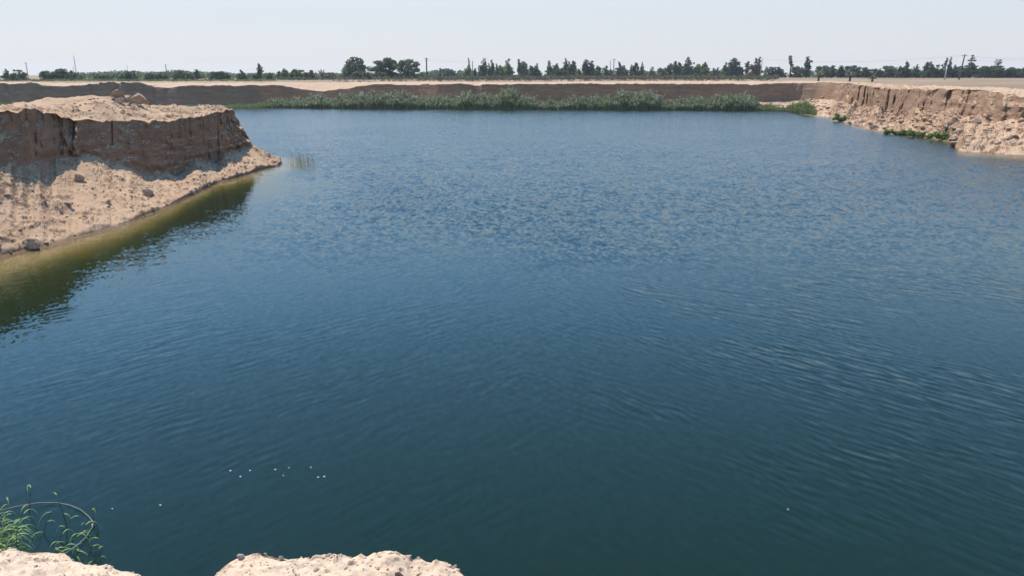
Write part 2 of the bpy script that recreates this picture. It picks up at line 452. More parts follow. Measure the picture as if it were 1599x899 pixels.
rim = [
    ((0, 4.6), (0, 2.4, 3.0), (0, 1.5, 6.2)),
    ((16, 3.4), (16, 1.4, 3.0), (16, 0.6, 6.2)),
    ((40, 6), (42, 0, 3.0), (43, -2, 6.2)),
    ((66, 14), (72, 8, 3.0), (74, 6, 6.2)),
    ((70, 36), (79, 34, 3.0), (81, 34, 6.0)),
    ((60, 62), (69, 66, 3.1), (71, 67, 6.0)),
    (at_z(1620, 246)[:2], at_y(1630, 193, 88), at_y(1625, 152, 90)),
    (at_z(1545, 243)[:2], at_y(1569, 189, 93), at_y(1575, 147, 95)),
    (at_z(1497, 237)[:2], at_y(1512, 176, 103), at_y(1520, 141, 105)),
    (at_z(1484, 222)[:2], at_y(1457, 182, 113), at_y(1465, 140, 114.5)),
    (at_z(1400, 210)[:2], at_y(1392, 173, 133), at_y(1395, 140, 135)),
    (at_z(1342, 200)[:2], at_y(1361, 167, 150), at_y(1362, 137, 152)),
    (at_z(1305, 188)[:2], at_y(1324, 161, 172), at_y(1330, 131, 174)),
    (at_z(1262, 180)[:2], at_y(1280, 155, 188), at_y(1285, 129.5, 190)),
    (at_z(1230, 174)[:2], at_y(1240, 157.5, 192), at_y(1245, 130.5, 193.5)),
    far(1190, 172, 1.6, 131.5, 207),
    far(1100, 171, 1.2, 131.5, 210), far(1000, 171, 1.2, 131.5, 211), far(900, 171, 1.2, 131.5, 212), far(800, 171, 1.2, 132, 213),
    far(700, 170.5, 1.2, 132, 214), far(640, 168, 1.2, 133, 215), far(585, 168, 1.2, 133, 216), far(560, 168, 1.2, 135, 217), far(535, 168, 1.1, 140, 217),
    far(500, 168, 1.0, 142.5, 217), far(465, 167.6, 0.9, 138.5, 218), far(440, 167.5, 0.8, 134.5, 219), far(400, 168, 0.7, 134, 221), far(330, 167.5, 0.6, 134, 224),
    far(230, 167, 0.6, 134, 226), far(220, 167, 0.6, 130.5, 226.5), far(140, 166, 0.6, 131, 230), far(130, 166, 0.6, 133.5, 230), far(66, 165.5, 0.6, 133.5, 232),
    far(58, 165.5, 0.6, 131, 232), far(0, 165, 0.6, 131, 234), far(-200, 165, 0.6, 131, 238),
    ((-262, 222), (-270, 228, 0.8), (-272, 230, 5.7)),
    ((-276, 170), (-284, 170, 0.8), (-286, 170, 5.7)),
    ((-270, 80), (-278, 80, 0.8), (-280, 80, 5.8)),
    ((-240, 14), (-246, 6, 2.0), (-248, 4, 5.8)),
    ((-150, 8), (-152, 2, 2.5), (-152, 0, 6.0)),
    ((-70, 7), (-70, 2, 3.0), (-70, 0.5, 6.2)),
    ((-30, 9), (-30, 4.5, 3.0), (-30, 3, 6.2)),
    ((-12, 5.0), (-12, 2.8, 3.0), (-12, 2, 6.2)),
    ((0, 4.6), (0, 2.4, 3.0), (0, 1.5, 6.2)),
]
def catmull(A, ds_list, closed=False):
    """A: (K, D) control rows; returns rows sampled with about ds_list[k] spacing on segment k, and the running length"""
    K = len(A); rows = []
    for k in range(K - 1):
        p1, p2 = A[k], A[k + 1]
        p0 = A[k - 1] if k > 0 else (A[K - 2] if closed else 2 * p1 - p2)
        p3 = A[k + 2] if k + 2 < K else (A[1] if closed else 2 * p2 - p1)
        ln = max(np.hypot(*(p2[i:i + 2] - p1[i:i + 2])) for i in (0, 2, 5))
        n = max(2, int(ln / ds_list[k]))
        d01, d12, d23 = (max(1e-3, np.linalg.norm((b_ - a_)[5:7])) ** 0.5 for a_, b_ in ((p0, p1), (p1, p2), (p2, p3)))
        m1 = ((p1 - p0) / d01 - (p2 - p0) / (d01 + d12) + (p2 - p1) / d12) * d12
        m2 = ((p2 - p1) / d12 - (p3 - p1) / (d12 + d23) + (p3 - p2) / d23) * d12
        t = (np.arange(n) / n)[:, None]
        rows.append((2 * t**3 - 3 * t**2 + 1) * p1 + (t**3 - 2 * t**2 + t) * m1 + (-2 * t**3 + 3 * t**2) * p2 + (t**3 - t**2) * m2)
    rows.append(A[-1][None])
    return np.concatenate(rows)

A = np.array([[*w[:2], *f, *l] for w, f, l in rim])
ds = []
for k in range(len(A) - 1):
    x, y = (A[k, 0] + A[k + 1, 0]) / 2, (A[k, 1] + A[k + 1, 1]) / 2
    ds.append(0.16 if (x > 40 and 58 < y < 200) else 0.34 if y > 170 and x > -190 else 1.6)
C = catmull(A, ds, True)
W = np.c_[C[:, 0:2], np.zeros(len(C))]; F = C[:, 2:5].copy(); Lp = C[:, 5:8].copy()
nrm = Lp[:, :2] - W[:, :2]
nrm /= np.linalg.norm(nrm, axis=1)[:, None]
n3 = np.c_[nrm, np.zeros(len(C))]
run = np.r_[0, np.cumsum(np.linalg.norm(np.diff(Lp[:, :2], axis=0), axis=1))]

far_side = smooth(176, 190, Lp[:, 1])                    # the far wall is cut straighter than the right bank
east = (1 - far_side) * smooth(40, 50, Lp[:, 0])
# buttresses and gullies along the cut
saw = (run / 6.3 + 0.9 * vnoise(run / 11.0, 0.4, 0, 2)) % 1.0
butt = 0.5 * ridged(run / 9.0, 3.1, 0.0, 2, 3)+ 0.5 * (np.where(saw < 0.72, saw / 0.72, (1 - saw) / 0.28) - 0.5) * (0.6 + 0.5 * vnoise(run / 14.0, 3.3, 0, 4))
but2 = fbm(run / 2.2, 9.1, 0.0, 3, 8)
Lp += n3 * ((0.75 * butt + 0.35 * but2) * (0.35 + 0.75 * east))[:, None]
F += n3 * ((0.85 * butt + 0.3 * but2) * (0.3 + 0.7 * east))[:, None]
notch = smooth(0.16, 0.34, vnoise(run / 3.6, 6.6, 0, 14)) * far_side * smooth(-0.25, 0.35, vnoise(run / 16.0, 1.6, 0, 15))
Lp += n3 * (1.7 * notch)[:, None]
Lp[:, 2] -= 0.42 * notch
Lp[:, 2] += (0.13 * fbm(run / 3.0, 1.0, 0, 3, 12) + 0.10 * np.abs(fbm(run / 0.8, 4.0, 0, 2, 13)))
F[:, 2] += (0.75 * fbm(run / 6.0, 2.0, 0, 3, 22)) * (0.25 + 0.75 * east)
W[:, :2] -= nrm * (0.9 * fbm(run / 6.0, 7.0, 0, 3, 33) * (0.4 + 0.6 * east))[:, None]

under = [(24, -9.0), (14, -5.2), (8, -2.6), (4.5, -1.15), (2.4, -0.5), (1.1, -0.2), (0.45, -0.07)]
cols = []
for d, z in under:
    cols.append(W - n3 * d + np.array([0, 0, z]))
n_under = len(cols)
nt_t, nt_c = 62, 46
for t in np.linspace(0, 1, nt_t, endpoint=False):
    p = W + (F - W) * t
    p[:, 2] = F[:, 2] * (0.72 * t + 0.28 * t * t)
    cols.append(p)
for t in np.linspace(0, 1, nt_c):
    q = F + (Lp - F) * t
    q[:, 2] = F[:, 2] + (Lp[:, 2] - F[:, 2]) * (1 - (1 - t) ** 1.15)
    cols.append(q)
plate = [0.12, 0.3, 0.55, 0.9, 1.4, 2.0, 2.8, 3.8, 5, 6.5, 8.5, 11, 14]
for d in plate:
    p = Lp + n3 * d
    k = smooth(0, 13, np.full(len(p), d))
    p[:, 2] = Lp[:, 2] * (1 - k) + plain_z(p[:, 0], p[:, 1]) * k
    cols.append(p)
P = np.stack(cols, 1)
nt_all = P.shape[1]
ti = np.arange(nt_all)
w_tal = smooth(n_under - 2, n_under + 8, ti) * (1 - smooth(n_under + nt_t - 4, n_under + nt_t + 3, ti))
w_cl = smooth(n_under + nt_t - 3, n_under + nt_t + 5, ti) * (1 - smooth(n_under + nt_t + nt_c - 3, n_under + nt_t + nt_c + 1, ti))
w_top = smooth(n_under + nt_t + nt_c - 2, n_under + nt_t + nt_c + 3, ti)
x, y, z = P[..., 0], P[..., 1], P[..., 2]
runs = run[:, None] + 0 * z
e2 = (0.3 + 0.7 * east)[:, None]
clod = np.maximum(0, fbm(x * 0.9, y * 0.9, z * 0.9, 4, 41, 0.55)) ** 1.2
clod2 = np.maximum(0, vnoise(x * 2.3, y * 2.3, z * 2.3, 47) - 0.15)
P[..., 2] += w_tal * e2 * (0.48 * clod + 0.30 * clod2 + 0.22 * fbm(x * 0.45, y * 0.45, 0, 3, 49) + 0.38 * fbm(x * 0.2, y * 0.2, 0, 2, 50))
col_n = ridged(runs / 2.6, z * 0.12, 0.5, 2, 55) * 0.30 + fbm(runs / 1.1, z * 0.6, 2.5, 3, 58) * 0.12 + vnoise(runs / 9.0, z * 1.6, 1.0, 59) * 0.10
ph = runs / 7.4 + 0.09 * z + 1.0 * vnoise(runs / 12.0, z * 0.03, 0, 2)
sw = ph % 1.0
sawd = (np.where(sw < 0.68, sw / 0.68, (1 - sw) / 0.32) - 0.5) * (0.75 + 0.5 * vnoise(np.floor(ph) * 1.7, 0.5, 0.5, 6))
ph2 = runs / 2.9 + 0.1 * z + 1.0 * vnoise(runs / 5.0, z * 0.2, 0, 9)
sw2 = ph2 % 1.0
sawd2 = np.where(sw2 < 0.7, sw2 / 0.7, (1 - sw2) / 0.3) - 0.5
col_n = col_n + east[:, None] * (1.7 * sawd + 0.4 * sawd2 + 0.32 * fbm(x * 0.55, y * 0.55, z * 0.8, 4, 57) + 0.22 * np.round(2.2 * vnoise(runs / 1.9, z * 1.1, 0.4, 56)) / 2.2) + (1 - east[:, None]) * 0.35 * sawd
P[..., :2] += (w_cl * (0.45 + 0.6 * east[:, None]) * col_n)[..., None] * nrm[:, None, :]
P[..., 2] += w_top * (0.10 * fbm(x * 0.5, y * 0.5, 0, 4, 61) + 0.10 * np.maximum(0, fbm(x * 1.6, y * 1.6, 0, 2, 63)))
split = n_under + nt_t + nt_c - 1
P_BANK = P
i0 = int(np.argmin(np.hypot(A[13, 5] - C[:, 5], A[13, 6] - C[:, 6])))
i1 = int(np.argmin(np.hypot(A[38, 5] - C[:, 5], A[38, 6] - C[:, 6])))
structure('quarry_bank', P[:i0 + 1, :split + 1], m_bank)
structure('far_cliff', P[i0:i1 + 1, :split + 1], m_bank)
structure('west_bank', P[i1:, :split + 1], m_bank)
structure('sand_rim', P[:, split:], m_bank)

out_d = [0, 8, 18, 32, 50, 75, 110, 160, 240, 400, 700, 1100, 1700]
step = 1
idx = np.r_[np.arange(0, len(P) - 1, step), len(P) - 1]
base = P[idx, -1]
G = []
cen = np.array([-60.0, 110.0])
for d in out_d:
    rad = base[:, :2] - cen; rad /= np.linalg.norm(rad, axis=1)[:, None]
    k = min(1, d / 120)
    dirs = n3[idx, :2] * (1 - k) + rad * k
    dirs /= np.linalg.norm(dirs, axis=1)[:, None]
    q = np.c_[base[:, :2] + dirs * d, np.zeros(len(base))]
    q[:, 2] = base[:, 2] if d == 0 else plain_z(q[:, 0], q[:, 1])
    G.append(q)
structure('ground', np.stack(G, 1), m_plain)

# lake bed and water
bx = np.linspace(-300, 140, 45); by = np.linspace(-10, 260, 28)
bed = np.zeros((45, 28, 3)); bed[..., 0] = bx[:, None]; bed[..., 1] = by[None, :]
bed[..., 2] = -8.6 + 0.5 * fbm(bed[..., 0] * 0.05, bed[..., 1] * 0.05, 0, 2, 71)
structure('lake_bed', bed, m_bank)
wx0, wx1, wy0, wy1, wz = -330, 170, -30, 280, -11.0
wv = [(wx0, wy0, 0), (wx1, wy0, 0), (wx1, wy1, 0), (wx0, wy1, 0), (wx0, wy0, wz), (wx1, wy0, wz), (wx1, wy1, wz), (wx0, wy1, wz)]
wf = [(0, 1, 2, 3), (7, 6, 5, 4), (0, 4, 5, 1), (1, 5, 6, 2), (2, 6, 7, 3), (3, 7, 4, 0)]
wo = link('lake_water', mesh_from('lake_water', wv, wf, m_water, shade=False)); wo['kind'] = 'structure'

# ------------------------------------------------------------------ the headland on the left
fr = [  # waterline, foot, lip, crest
    ((-30, -6), (-37, -6, 3.2), (-38, -6, 6.2), (-42, -6, 6.3)),
    ((-28, 12), (-34, 13, 3.2), (-35, 13, 6.1), (-40, 15, 6.3)),
    ((-26, 25), (-31, 28, 3.2), (-32.4, 29, 5.9), (-37, 34, 6.2)),
    (at_z(0, 400)[:2], at_y(0, 262, 41), at_y(0, 176, 42.5), at_y(0, 167.5, 50)),
    (at_z(60, 388)[:2], at_y(60, 260, 45), at_y(60, 174, 46.5), at_y(60, 166.5, 54)),
    (at_z(110, 375)[:2], at_y(110, 255, 49), at_y(110, 187, 50), at_y(110, 160.5, 57)),
    (at_z(160, 361)[:2], at_y(160, 257, 51.5), at_y(160, 190, 53), at_y(160, 149, 60)),
    (at_z(210, 345)[:2], at_y(210, 270, 54), at_y(210, 190, 56), at_y(200, 160, 63)),
    (at_z(260, 325)[:2], at_y(262, 270, 58), at_y(262, 189, 59.5), at_y(240, 167, 66)),
    (at_z(310, 300)[:2], at_y(310, 262, 62), at_y(308, 183, 63), at_y(280, 167, 69)),
    (at_z(350, 283)[:2], at_y(345, 251, 66), at_y(340, 176, 66.5), at_y(315, 169, 71)),
    (at_z(400, 268)[:2], at_y(378, 242, 69.5), at_y(358, 172, 69.5), at_y(335, 165.5, 72.5)),
    (at_z(438, 258)[:2], at_y(405, 240, 72), at_y(364, 177, 73), at_y(343, 166, 74)),
    ((-23.5, 75.5), (-26.2, 74.8, 1.7), (-28.6, 74.6, 4.9), at_y(343, 166, 74.4)),
    ((-29, 80), (-30, 78, 1.8), (-30.5, 76.8, 5.0), at_y(343, 166, 74.4)),
    ((-37, 79), (-34.7, 78.4, 2.1), (-33.5, 78.1, 4.7), at_y(335, 165.5, 72.5)),
    ((-42, 76), (-39.7, 75.4, 2.1), (-38.5, 75.1, 4.7), at_y(315, 169, 71)),
    ((-45, 72), (-42.7, 71.4, 2.1), (-41.5, 71.1, 4.7), at_y(280, 167, 69)),
    ((-47, 67), (-44.7, 66.4, 2.1), (-43.5, 66.1, 4.7), at_y(240, 167, 66)),
    ((-48, 63), (-45.7, 62.4, 2.1), (-44.5, 62.1, 4.7), at_y(200, 160, 63)),
    ((-48, 59), (-45.7, 58.4, 2.1), (-44.5, 58.1, 4.7), at_y(160, 149, 60)),
    ((-48, 55), (-45.7, 54.4, 2.1), (-44.5, 54.1, 4.7), at_y(110, 160.5, 57)),
    ((-48, 51), (-45.7, 50.4, 2.1), (-44.5, 50.1, 4.7), at_y(60, 166.5, 54)),
    ((-48, 46), (-45.7, 45.4, 2.1), (-44.5, 45.1, 4.7), at_y(0, 167.5, 50)),
    ((-49, 33), (-46.7, 32.4, 2.1), (-45.5, 32.1, 5.6), (-37, 34, 6.2)),
    ((-52, 14), (-49.7, 13.4, 2.1), (-48.5, 13.1, 5.6), (-40, 15, 6.3)),
    ((-54, -6), (-51.7, -6.6, 2.1), (-50.5, -6.9, 5.6), (-42, -6, 6.3)),
]
A = np.array([[*w[:2], *f, *l, *c] for w, f, l, c in fr])
ds = [0.6, 0.3] + [0.075] * 12 + [0.2] * 3 + [0.4] * 9
ds += [0.8] * (len(A) - 1 - len(ds))
C = catmull(A, ds)
W = np.c_[C[:, 0:2], np.zeros(len(C))]; F = C[:, 2:5].copy(); Lp = C[:, 5:8].copy(); Cr = C[:, 8:11].copy()
nrm = Lp[:, :2] - W[:, :2]; nrm /= np.linalg.norm(nrm, axis=1)[:, None]
k = np.ones(61) / 61
nrm = np.stack([np.convolve(np.pad(nrm[:, i], 30, 'edge'), k, 'valid') for i in (0, 1)], 1)
nrm /= np.linalg.norm(nrm, axis=1)[:, None]
n3 = np.c_[nrm, np.zeros(len(C))]
run = np.r_[0, np.cumsum(np.linalg.norm(np.diff(F[:, :2], axis=0), axis=1))]
butt = ridged(run / 5.0, 5.3, 0.0, 3, 103)
but2 = fbm(run / 1.6, 2.2, 0.0, 3, 108)
Lp += n3 * (0.36 * butt + 0.12 * but2)[:, None]
F += n3 * (0.34 * butt + 0.2 * but2)[:, None]
Lp[:, 2] += 0.10 * fbm(run / 1.1, 1.0, 0, 4, 112, 0.6)
Lp += n3 * (0.14 * fbm(run / 0.8, 3.0, 0, 3, 113))[:, None]
F[:, 2] += 0.35 * fbm(run / 3.0, 2.0, 0, 3, 122)
W[:, :2] -= nrm * (0.28 * fbm(run / 3.0, 7.0, 0, 3, 133))[:, None]
cols = []
for d, zz in [(24, -9.0), (17, -6.0), (13, -3.6), (10, -1.9), (7.5, -1.0), (5.5, -0.6), (3.6, -0.34), (1.9, -0.16), (0.9, -0.09), (0.4, -0.05)]:
    cols.append(W - n3 * d + np.array([0, 0, zz]))
n_under = len(cols); nt_t, nt_c, nt_p = 90, 64, 60
for t in np.linspace(0, 1, nt_t, endpoint=False):
    p = W + (F - W) * t
    p[:, 2] = F[:, 2] * (0.66 * t + 0.34 * t * t)
    p[:, 2] += (0.17 + 0.09 * fbm(run / 1.3, 0.3, 0, 3, 135)) * float(smooth(0.0, 0.035, t)) * (1 - t)
    cols.append(p)
for t in np.linspace(0, 1, nt_c):
    cols.append(F + (Lp - F) * t)
for t in np.linspace(0, 1, nt_p + 1)[1:]:
    q = Lp + (Cr - Lp) * t
    q[:, 2] = Lp[:, 2] + (Cr[:, 2] - Lp[:, 2]) * (1 - (1 - t) ** 1.5)
    cols.append(q)
P = np.stack(cols, 1); ti = np.arange(P.shape[1])
a_, b_, c_ = n_under, n_under + nt_t, n_under + nt_t + nt_c
w_tal = smooth(a_ - 1, a_ + 6, ti) * (1 - smooth(b_ - 5, b_ + 3, ti))
w_cl = smooth(b_ - 3, b_ + 6, ti) * (1 - smooth(c_ - 4, c_ + 1, ti))
w_top = smooth(c_ - 3, c_ + 6, ti)
x, y, z = P[..., 0].copy(), P[..., 1].copy(), P[..., 2].copy()
runs = run[:, None] + 0 * z
clod = np.maximum(0, fbm(x * 1.5, y * 1.5, z * 1.5, 4, 141, 0.55)) ** 1.3
clod2 = np.maximum(0, vnoise(x * 4.2, y * 4.2, z * 4.2, 147) - 0.25)
rill = ridged(runs / 1.1 + 0.25 * (ti[None, :] / 20.0), 0.3, 0.0, 2, 148) * 0.02
P[..., 2] += w_tal * (0.15 * clod + 0.11 * clod2 + 0.12 * fbm(x * 0.5, y * 0.5, 0, 3, 149) + rill)
tn = np.clip((ti[None, :] - b_) / nt_c, 0, 1)
col_n = ridged(runs / 1.5, z * 0.22, 0.5, 3, 155) * 0.22 + fbm(runs / 0.6, z * 1.1, 2.5, 3, 158) * 0.12 + vnoise(runs / 6.0, z * 3.0, 1.0, 159) * 0.06
tip = smooth(62, 68, F[:, 1])[:, None]                 # hollows worn into the end of the headland
hollow = np.maximum(0, fbm(x * 0.55, y * 0.55, z * 0.7, 3, 161)) * 1.3 * tip
ledge = fbm(runs / 2.2, z * 3.4, 0.6, 3, 171) * 0.17 * smooth(52, 58, F[:, 1])[:, None] * smooth(0.85, 0.55, tn) * smooth(0.0, 0.15, tn)
crack = np.maximum(0, 1 - np.abs(vnoise(runs / 3.4, z * 0.03, 8.8, 177)) / 0.07) * 0.45 * (0.4 + 0.6 * smooth(0, 0.6, tn)) * smooth(-0.2, 0.5, vnoise(runs / 4.5, z * 0.5, 2.2, 178))
spur = np.maximum(0, ridged(runs / 2.7, z * 0.15, 3.3, 3, 173) - 0.15) * (1 - smooth(48, 53, F[:, 1]))[:, None] * (1.15 * (1 - tn) + 0.1)
lump = np.exp(-((y - 49.5) / 1.8) ** 2) * np.maximum(0, fbm(runs / 0.9, z * 0.8, 4.4, 3, 179) + 0.35) * (1 - 0.5 * tn) * 1.1
chunk = 0.16 * fbm(x * 1.6, y * 1.6, z * 2.0, 4, 181) + 0.12 * np.round(2.5 * vnoise(runs / 0.9, z * 1.6, 0.4, 183)) / 2.5
col_n = 0.7 * col_n + ledge + crack - lump + chunk
undercut = 0.5 * smooth(0.22, 0.03, tn) * (0.5 + 0.5 * vnoise(runs / 4.0, 0.7, 0.2, 163))
back = (1 - smooth(48, 54, F[:, 1]))[:, None] * tn ** 1.3 * (1.3 - 1.1 * np.clip(ridged(runs / 2.6, 0.6, 3.3, 2, 173), 0, 1))
P[..., :2] += (w_cl * (col_n + hollow + undercut + 0.9 * back))[..., None] * nrm[:, None, :]
P[..., :2] += (w_top * (1 - w_cl) * 0.9 * (1 - np.clip((ti[None, :] - c_) / 25.0, 0, 1)) * back)[..., None] * nrm[:, None, :]
P[..., 2] -= w_top * 0.05
P[..., 2] += w_top * (0.07 * fbm(x * 0.45, y * 0.45, 0, 4, 165) + 0.20 * np.maximum(0, fbm(x * 1.5, y * 1.5, 0, 4, 167)) - 0.10 * np.maximum(0, fbm(x * 0.8, y * 0.8, 0, 2, 169) - 0.3))
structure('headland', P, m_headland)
P_HEAD = P

# ------------------------------------------------------------------ the bank underfoot
edge_px = [(-260, 830), (-120, 846), (0, 853), (40, 851), (75, 852), (100, 862), (130, 874), (165, 876), (200, 880), (222, 889), (245, 905), (262, 925), (282, 930),
           (304, 920), (318, 903), (340, 884), (352, 872), (372, 860), (395, 856), (420, 855), (450, 862), (485, 870), (505, 866), (525, 867), (545, 868), (570, 863), (592, 862), (620, 868),
           (650, 874), (690, 878), (712, 880), (722, 892), (735, 915), (800, 935), (1000, 930), (1300, 925), (1480, 915), (1560, 910), (1700, 905), (1900, 890)]
ep = np.array([at_z(a, b, 6.5)[:2] for a, b in edge_px])
inner = (ep[0, 0], ep[-1, 0])
ep = np.r_[[(-14, 1.2), (-9, 1.6), (-5, 1.95), (-3.2, 2.15)], ep[np.argsort(ep[:, 0])], [(3.6, 1.9), (5, 1.75), (8, 1.4), (13, 1.0)]]
xs = np.r_[np.linspace(-14, inner[0], 300)[:-1], np.linspace(*inner, 530), np.linspace(inner[1], 13, 300)[1:]]
order = np.argsort(ep[:, 0])
ey = np.interp(xs, ep[order, 0], ep[order, 1])
ey = ey + 0.010 * fbm(xs * 9, 0, 0, 3, 201) + 0.006 * fbm(xs * 40, 0, 0, 2, 203)
rows = []
for d in [-4.0, -3.2, -2.4, -1.8, -1.3, -0.9, -0.6, -0.35, -0.15]:                # down the face: (drop, bulge)
    pass
NV = 260
tb = np.linspace(0, 1, NV)
Pn = np.zeros((len(xs), NV + 22, 3))
for j in range(22):                                                       # the face below the edge
    f = 1 - j / 22.0                                                     # 1 = bottom
    drop = 3.6 * f ** 1.7
    Pn[:, j, 0] = xs; Pn[:, j, 1] = ey - 0.03 + 0.03 * math.sqrt(1 - f) * 1.0 + 0.9 * f ** 3 * 0 - 0.06 * math.sin(f * 3.1) + 0.05 * fbm(xs * 3, drop * 3, 0, 3, 205)
    Pn[:, j, 2] = 6.5 - 0.02 - drop
for j in range(NV):
    d = 3.2 * tb[j] ** 2.0
    Pn[:, 22 + j, 0] = xs
    Pn[:, 22 + j, 1] = ey - d
    Pn[:, 22 + j, 2] = 6.5 + 0.02 * (1 - math.exp(-d * 14)) - 0.02 + 0.02 * min(d, 1)
x, y = Pn[..., 0], Pn[..., 1]
wt = smooth(20, 26, np.arange(NV + 22))
bumps = 0.022 * fbm(x * 3.2, y * 3.2, 0, 4, 211) + 0.012 * np.maximum(0, fbm(x * 14, y * 14, 0, 4, 213)) + 0.010 * np.maximum(0, fbm(x * 45, y * 45, 0, 2, 217) - 0.1) - 0.012 * np.maximum(0, fbm(x * 25, y * 25, 0, 2, 219) - 0.45)
Pn[..., 2] += wt * bumps
Pn[..., 2] -= 0.3 * smooth(4.0, 12.0, np.abs(x)) + 0.25 * fbm(x * 0.7, y * 0.7, 0, 3, 221) * smooth(2.6, 5.0, np.abs(x))
structure('near_bank', Pn, m_near)

def near_z(px, py, up=0.0):
    p = at_z(px, py, 6.5 + up); return p

# ------------------------------------------------------------------ small builders
def ico(sub=2):
    import bmesh
    bm = bmesh.new(); bmesh.ops.create_icosphere(bm, subdivisions=sub, radius=1.0)
    v = np.array([p.co[:] for p in bm.verts]); f = np.array([[q.index for q in p.verts] for p in bm.faces]); bm.free()
    return v, f
ICO1, ICO2, ICO3, ICO4 = ico(1), ico(2), ico(3), ico(4)

def rock_mesh(name, seed, mat, blocky=0.5, src=ICO3, rough=0.28):
    v, f = src
    rg = np.random.RandomState(seed)
    w = v.copy()
    for _ in range(7 if blocky > 1 else int(5 + 9 * blocky)):           # broken faces: clip by random planes
        n = rg.normal(size=3); n /= np.linalg.norm(n); d = rg.uniform(0.25, 0.6) if blocky > 1 else rg.uniform(0.45, 0.85)
        s = w @ n
        w = w - np.maximum(0, s - d)[:, None] * n
    s = 1 + rough * fbm(w[:, 0] * 1.6 + seed, w[:, 1] * 1.6, w[:, 2] * 1.6, 4, seed)
    w = w * s[:, None] * np.array([1, rg.uniform(0.65, 0.95), rg.uniform(0.55, 0.8)])
    return mesh_from(name, w, f, mat, shade=False)

def tube(pts, radii, sides=6):
    V, Fc = [], []
    pts = [Vector(p) for p in pts]
    for i, p in enumerate(pts):
        t = (pts[min(i + 1, len(pts) - 1)] - pts[max(i - 1, 0)]).normalized()
        a = t.cross(Vector((0, 0, 1)) if abs(t.z) < 0.9 else Vector((1, 0, 0))).normalized(); b = t.cross(a)
        for s in range(sides):
            th = 2 * math.pi * s / sides
            V.append(p + (a * math.cos(th) + b * math.sin(th)) * radii[i])
    for i in range(len(pts) - 1):
        for s in range(sides):
            q = (s + 1) % sides
            Fc.append((i * sides + s, i * sides + q, (i + 1) * sides + q, (i + 1) * sides + s))
    Fc.append(tuple(range(sides))[::-1]); Fc.append(tuple((len(pts) - 1) * sides + s for s in range(sides)))
    return V, Fc

class Mesher:
    def __init__(self): self.v, self.f, self.m = [], [], []
    def add(self, V, Fc, mi=0):
        o = len(self.v); self.v += [tuple(p) for p in V]; self.f += [tuple(i + o for i in q) for q in Fc]; self.m += [mi] * len(Fc)
        return self
    def tube(self, pts, radii, sides=6, mi=0): return self.add(*tube(pts, radii, sides), mi)
    def box(self, c, s, mi=0):
        x, y, z = c; a, b, d = (q / 2 for q in s)
        V = [(x + i * a, y + j * b, z + k * d) for i in (-1, 1) for j in (-1, 1) for k in (-1, 1)]
        return self.add(V, [(0, 1, 3, 2), (4, 6, 7, 5), (0, 4, 5, 1), (2, 3, 7, 6), (0, 2, 6, 4), (1, 5, 7, 3)], mi)
    def blade(self, pts, widths, side, mi=0):
        """a leaf: flat tapering ribbon folded slightly along its midrib"""
        V, Fc = [], []
        side = Vector(side)
        for p, w in zip(pts, widths):
            p = Vector(p); V += [p - side * w / 2, p + Vector((0, 0, -0.18 * w)), p + side * w / 2]
        for i in range(len(pts) - 1):
            k = 3 * i; Fc += [(k, k + 1, k + 4, k + 3), (k + 1, k + 2, k + 5, k + 4)]
        return self.add(V, Fc, mi)
    def mesh(self, name, mats, shade=True): return mesh_from(name, self.v, self.f, mats, self.m, shade)

def leaf_cloud(points, size, rng, jitter=0.35, flat=0.0):
    """one bent four-sided leaf clump at every point"""
    n = len(points)
    a = rng.normal(size=(n, 3)); a[:, 2] *= (1 - flat); a /= np.linalg.norm(a, axis=1)[:, None]
    b = rng.normal(size=(n, 3)); b -= a * (a * b).sum(1)[:, None]; b /= np.linalg.norm(b, axis=1)[:, None]
    s = size * rng.uniform(1 - jitter, 1 + jitter, size=(n, 1))
    c = np.cross(a, b)
    q = np.stack([points - a * s * 0.6, points - b * s * 0.42 + c * s * 0.12, points + a * s * 0.6, points + b * s * 0.42 + c * s * 0.12], 1)
    f = np.arange(4 * n).reshape(n, 4)
    return q.reshape(-1, 3), f

def lump_points(rng, lumps, n, shell=0.55):
    """points through a set of ellipsoids (cx, cy, cz, rx, ry, rz), denser towards their skins"""
    lumps = np.array(lumps)
    vol = (lumps[:, 3] * lumps[:, 4] * lumps[:, 5]) ** 0.75
    which = rng.choice(len(lumps), size=n, p=vol / vol.sum())
    d = rng.normal(size=(n, 3)); d /= np.linalg.norm(d, axis=1)[:, None]
    r = rng.uniform(shell ** 3, 1, size=n) ** (1 / 3)
    d *= (r * (0.82 + 0.25 * fbm(d[:, 0] * 2.2 + which, d[:, 1] * 2.2, d[:, 2] * 2.2, 2, 7)))[:, None]
    return lumps[which, :3] + d * lumps[which, 3:6]

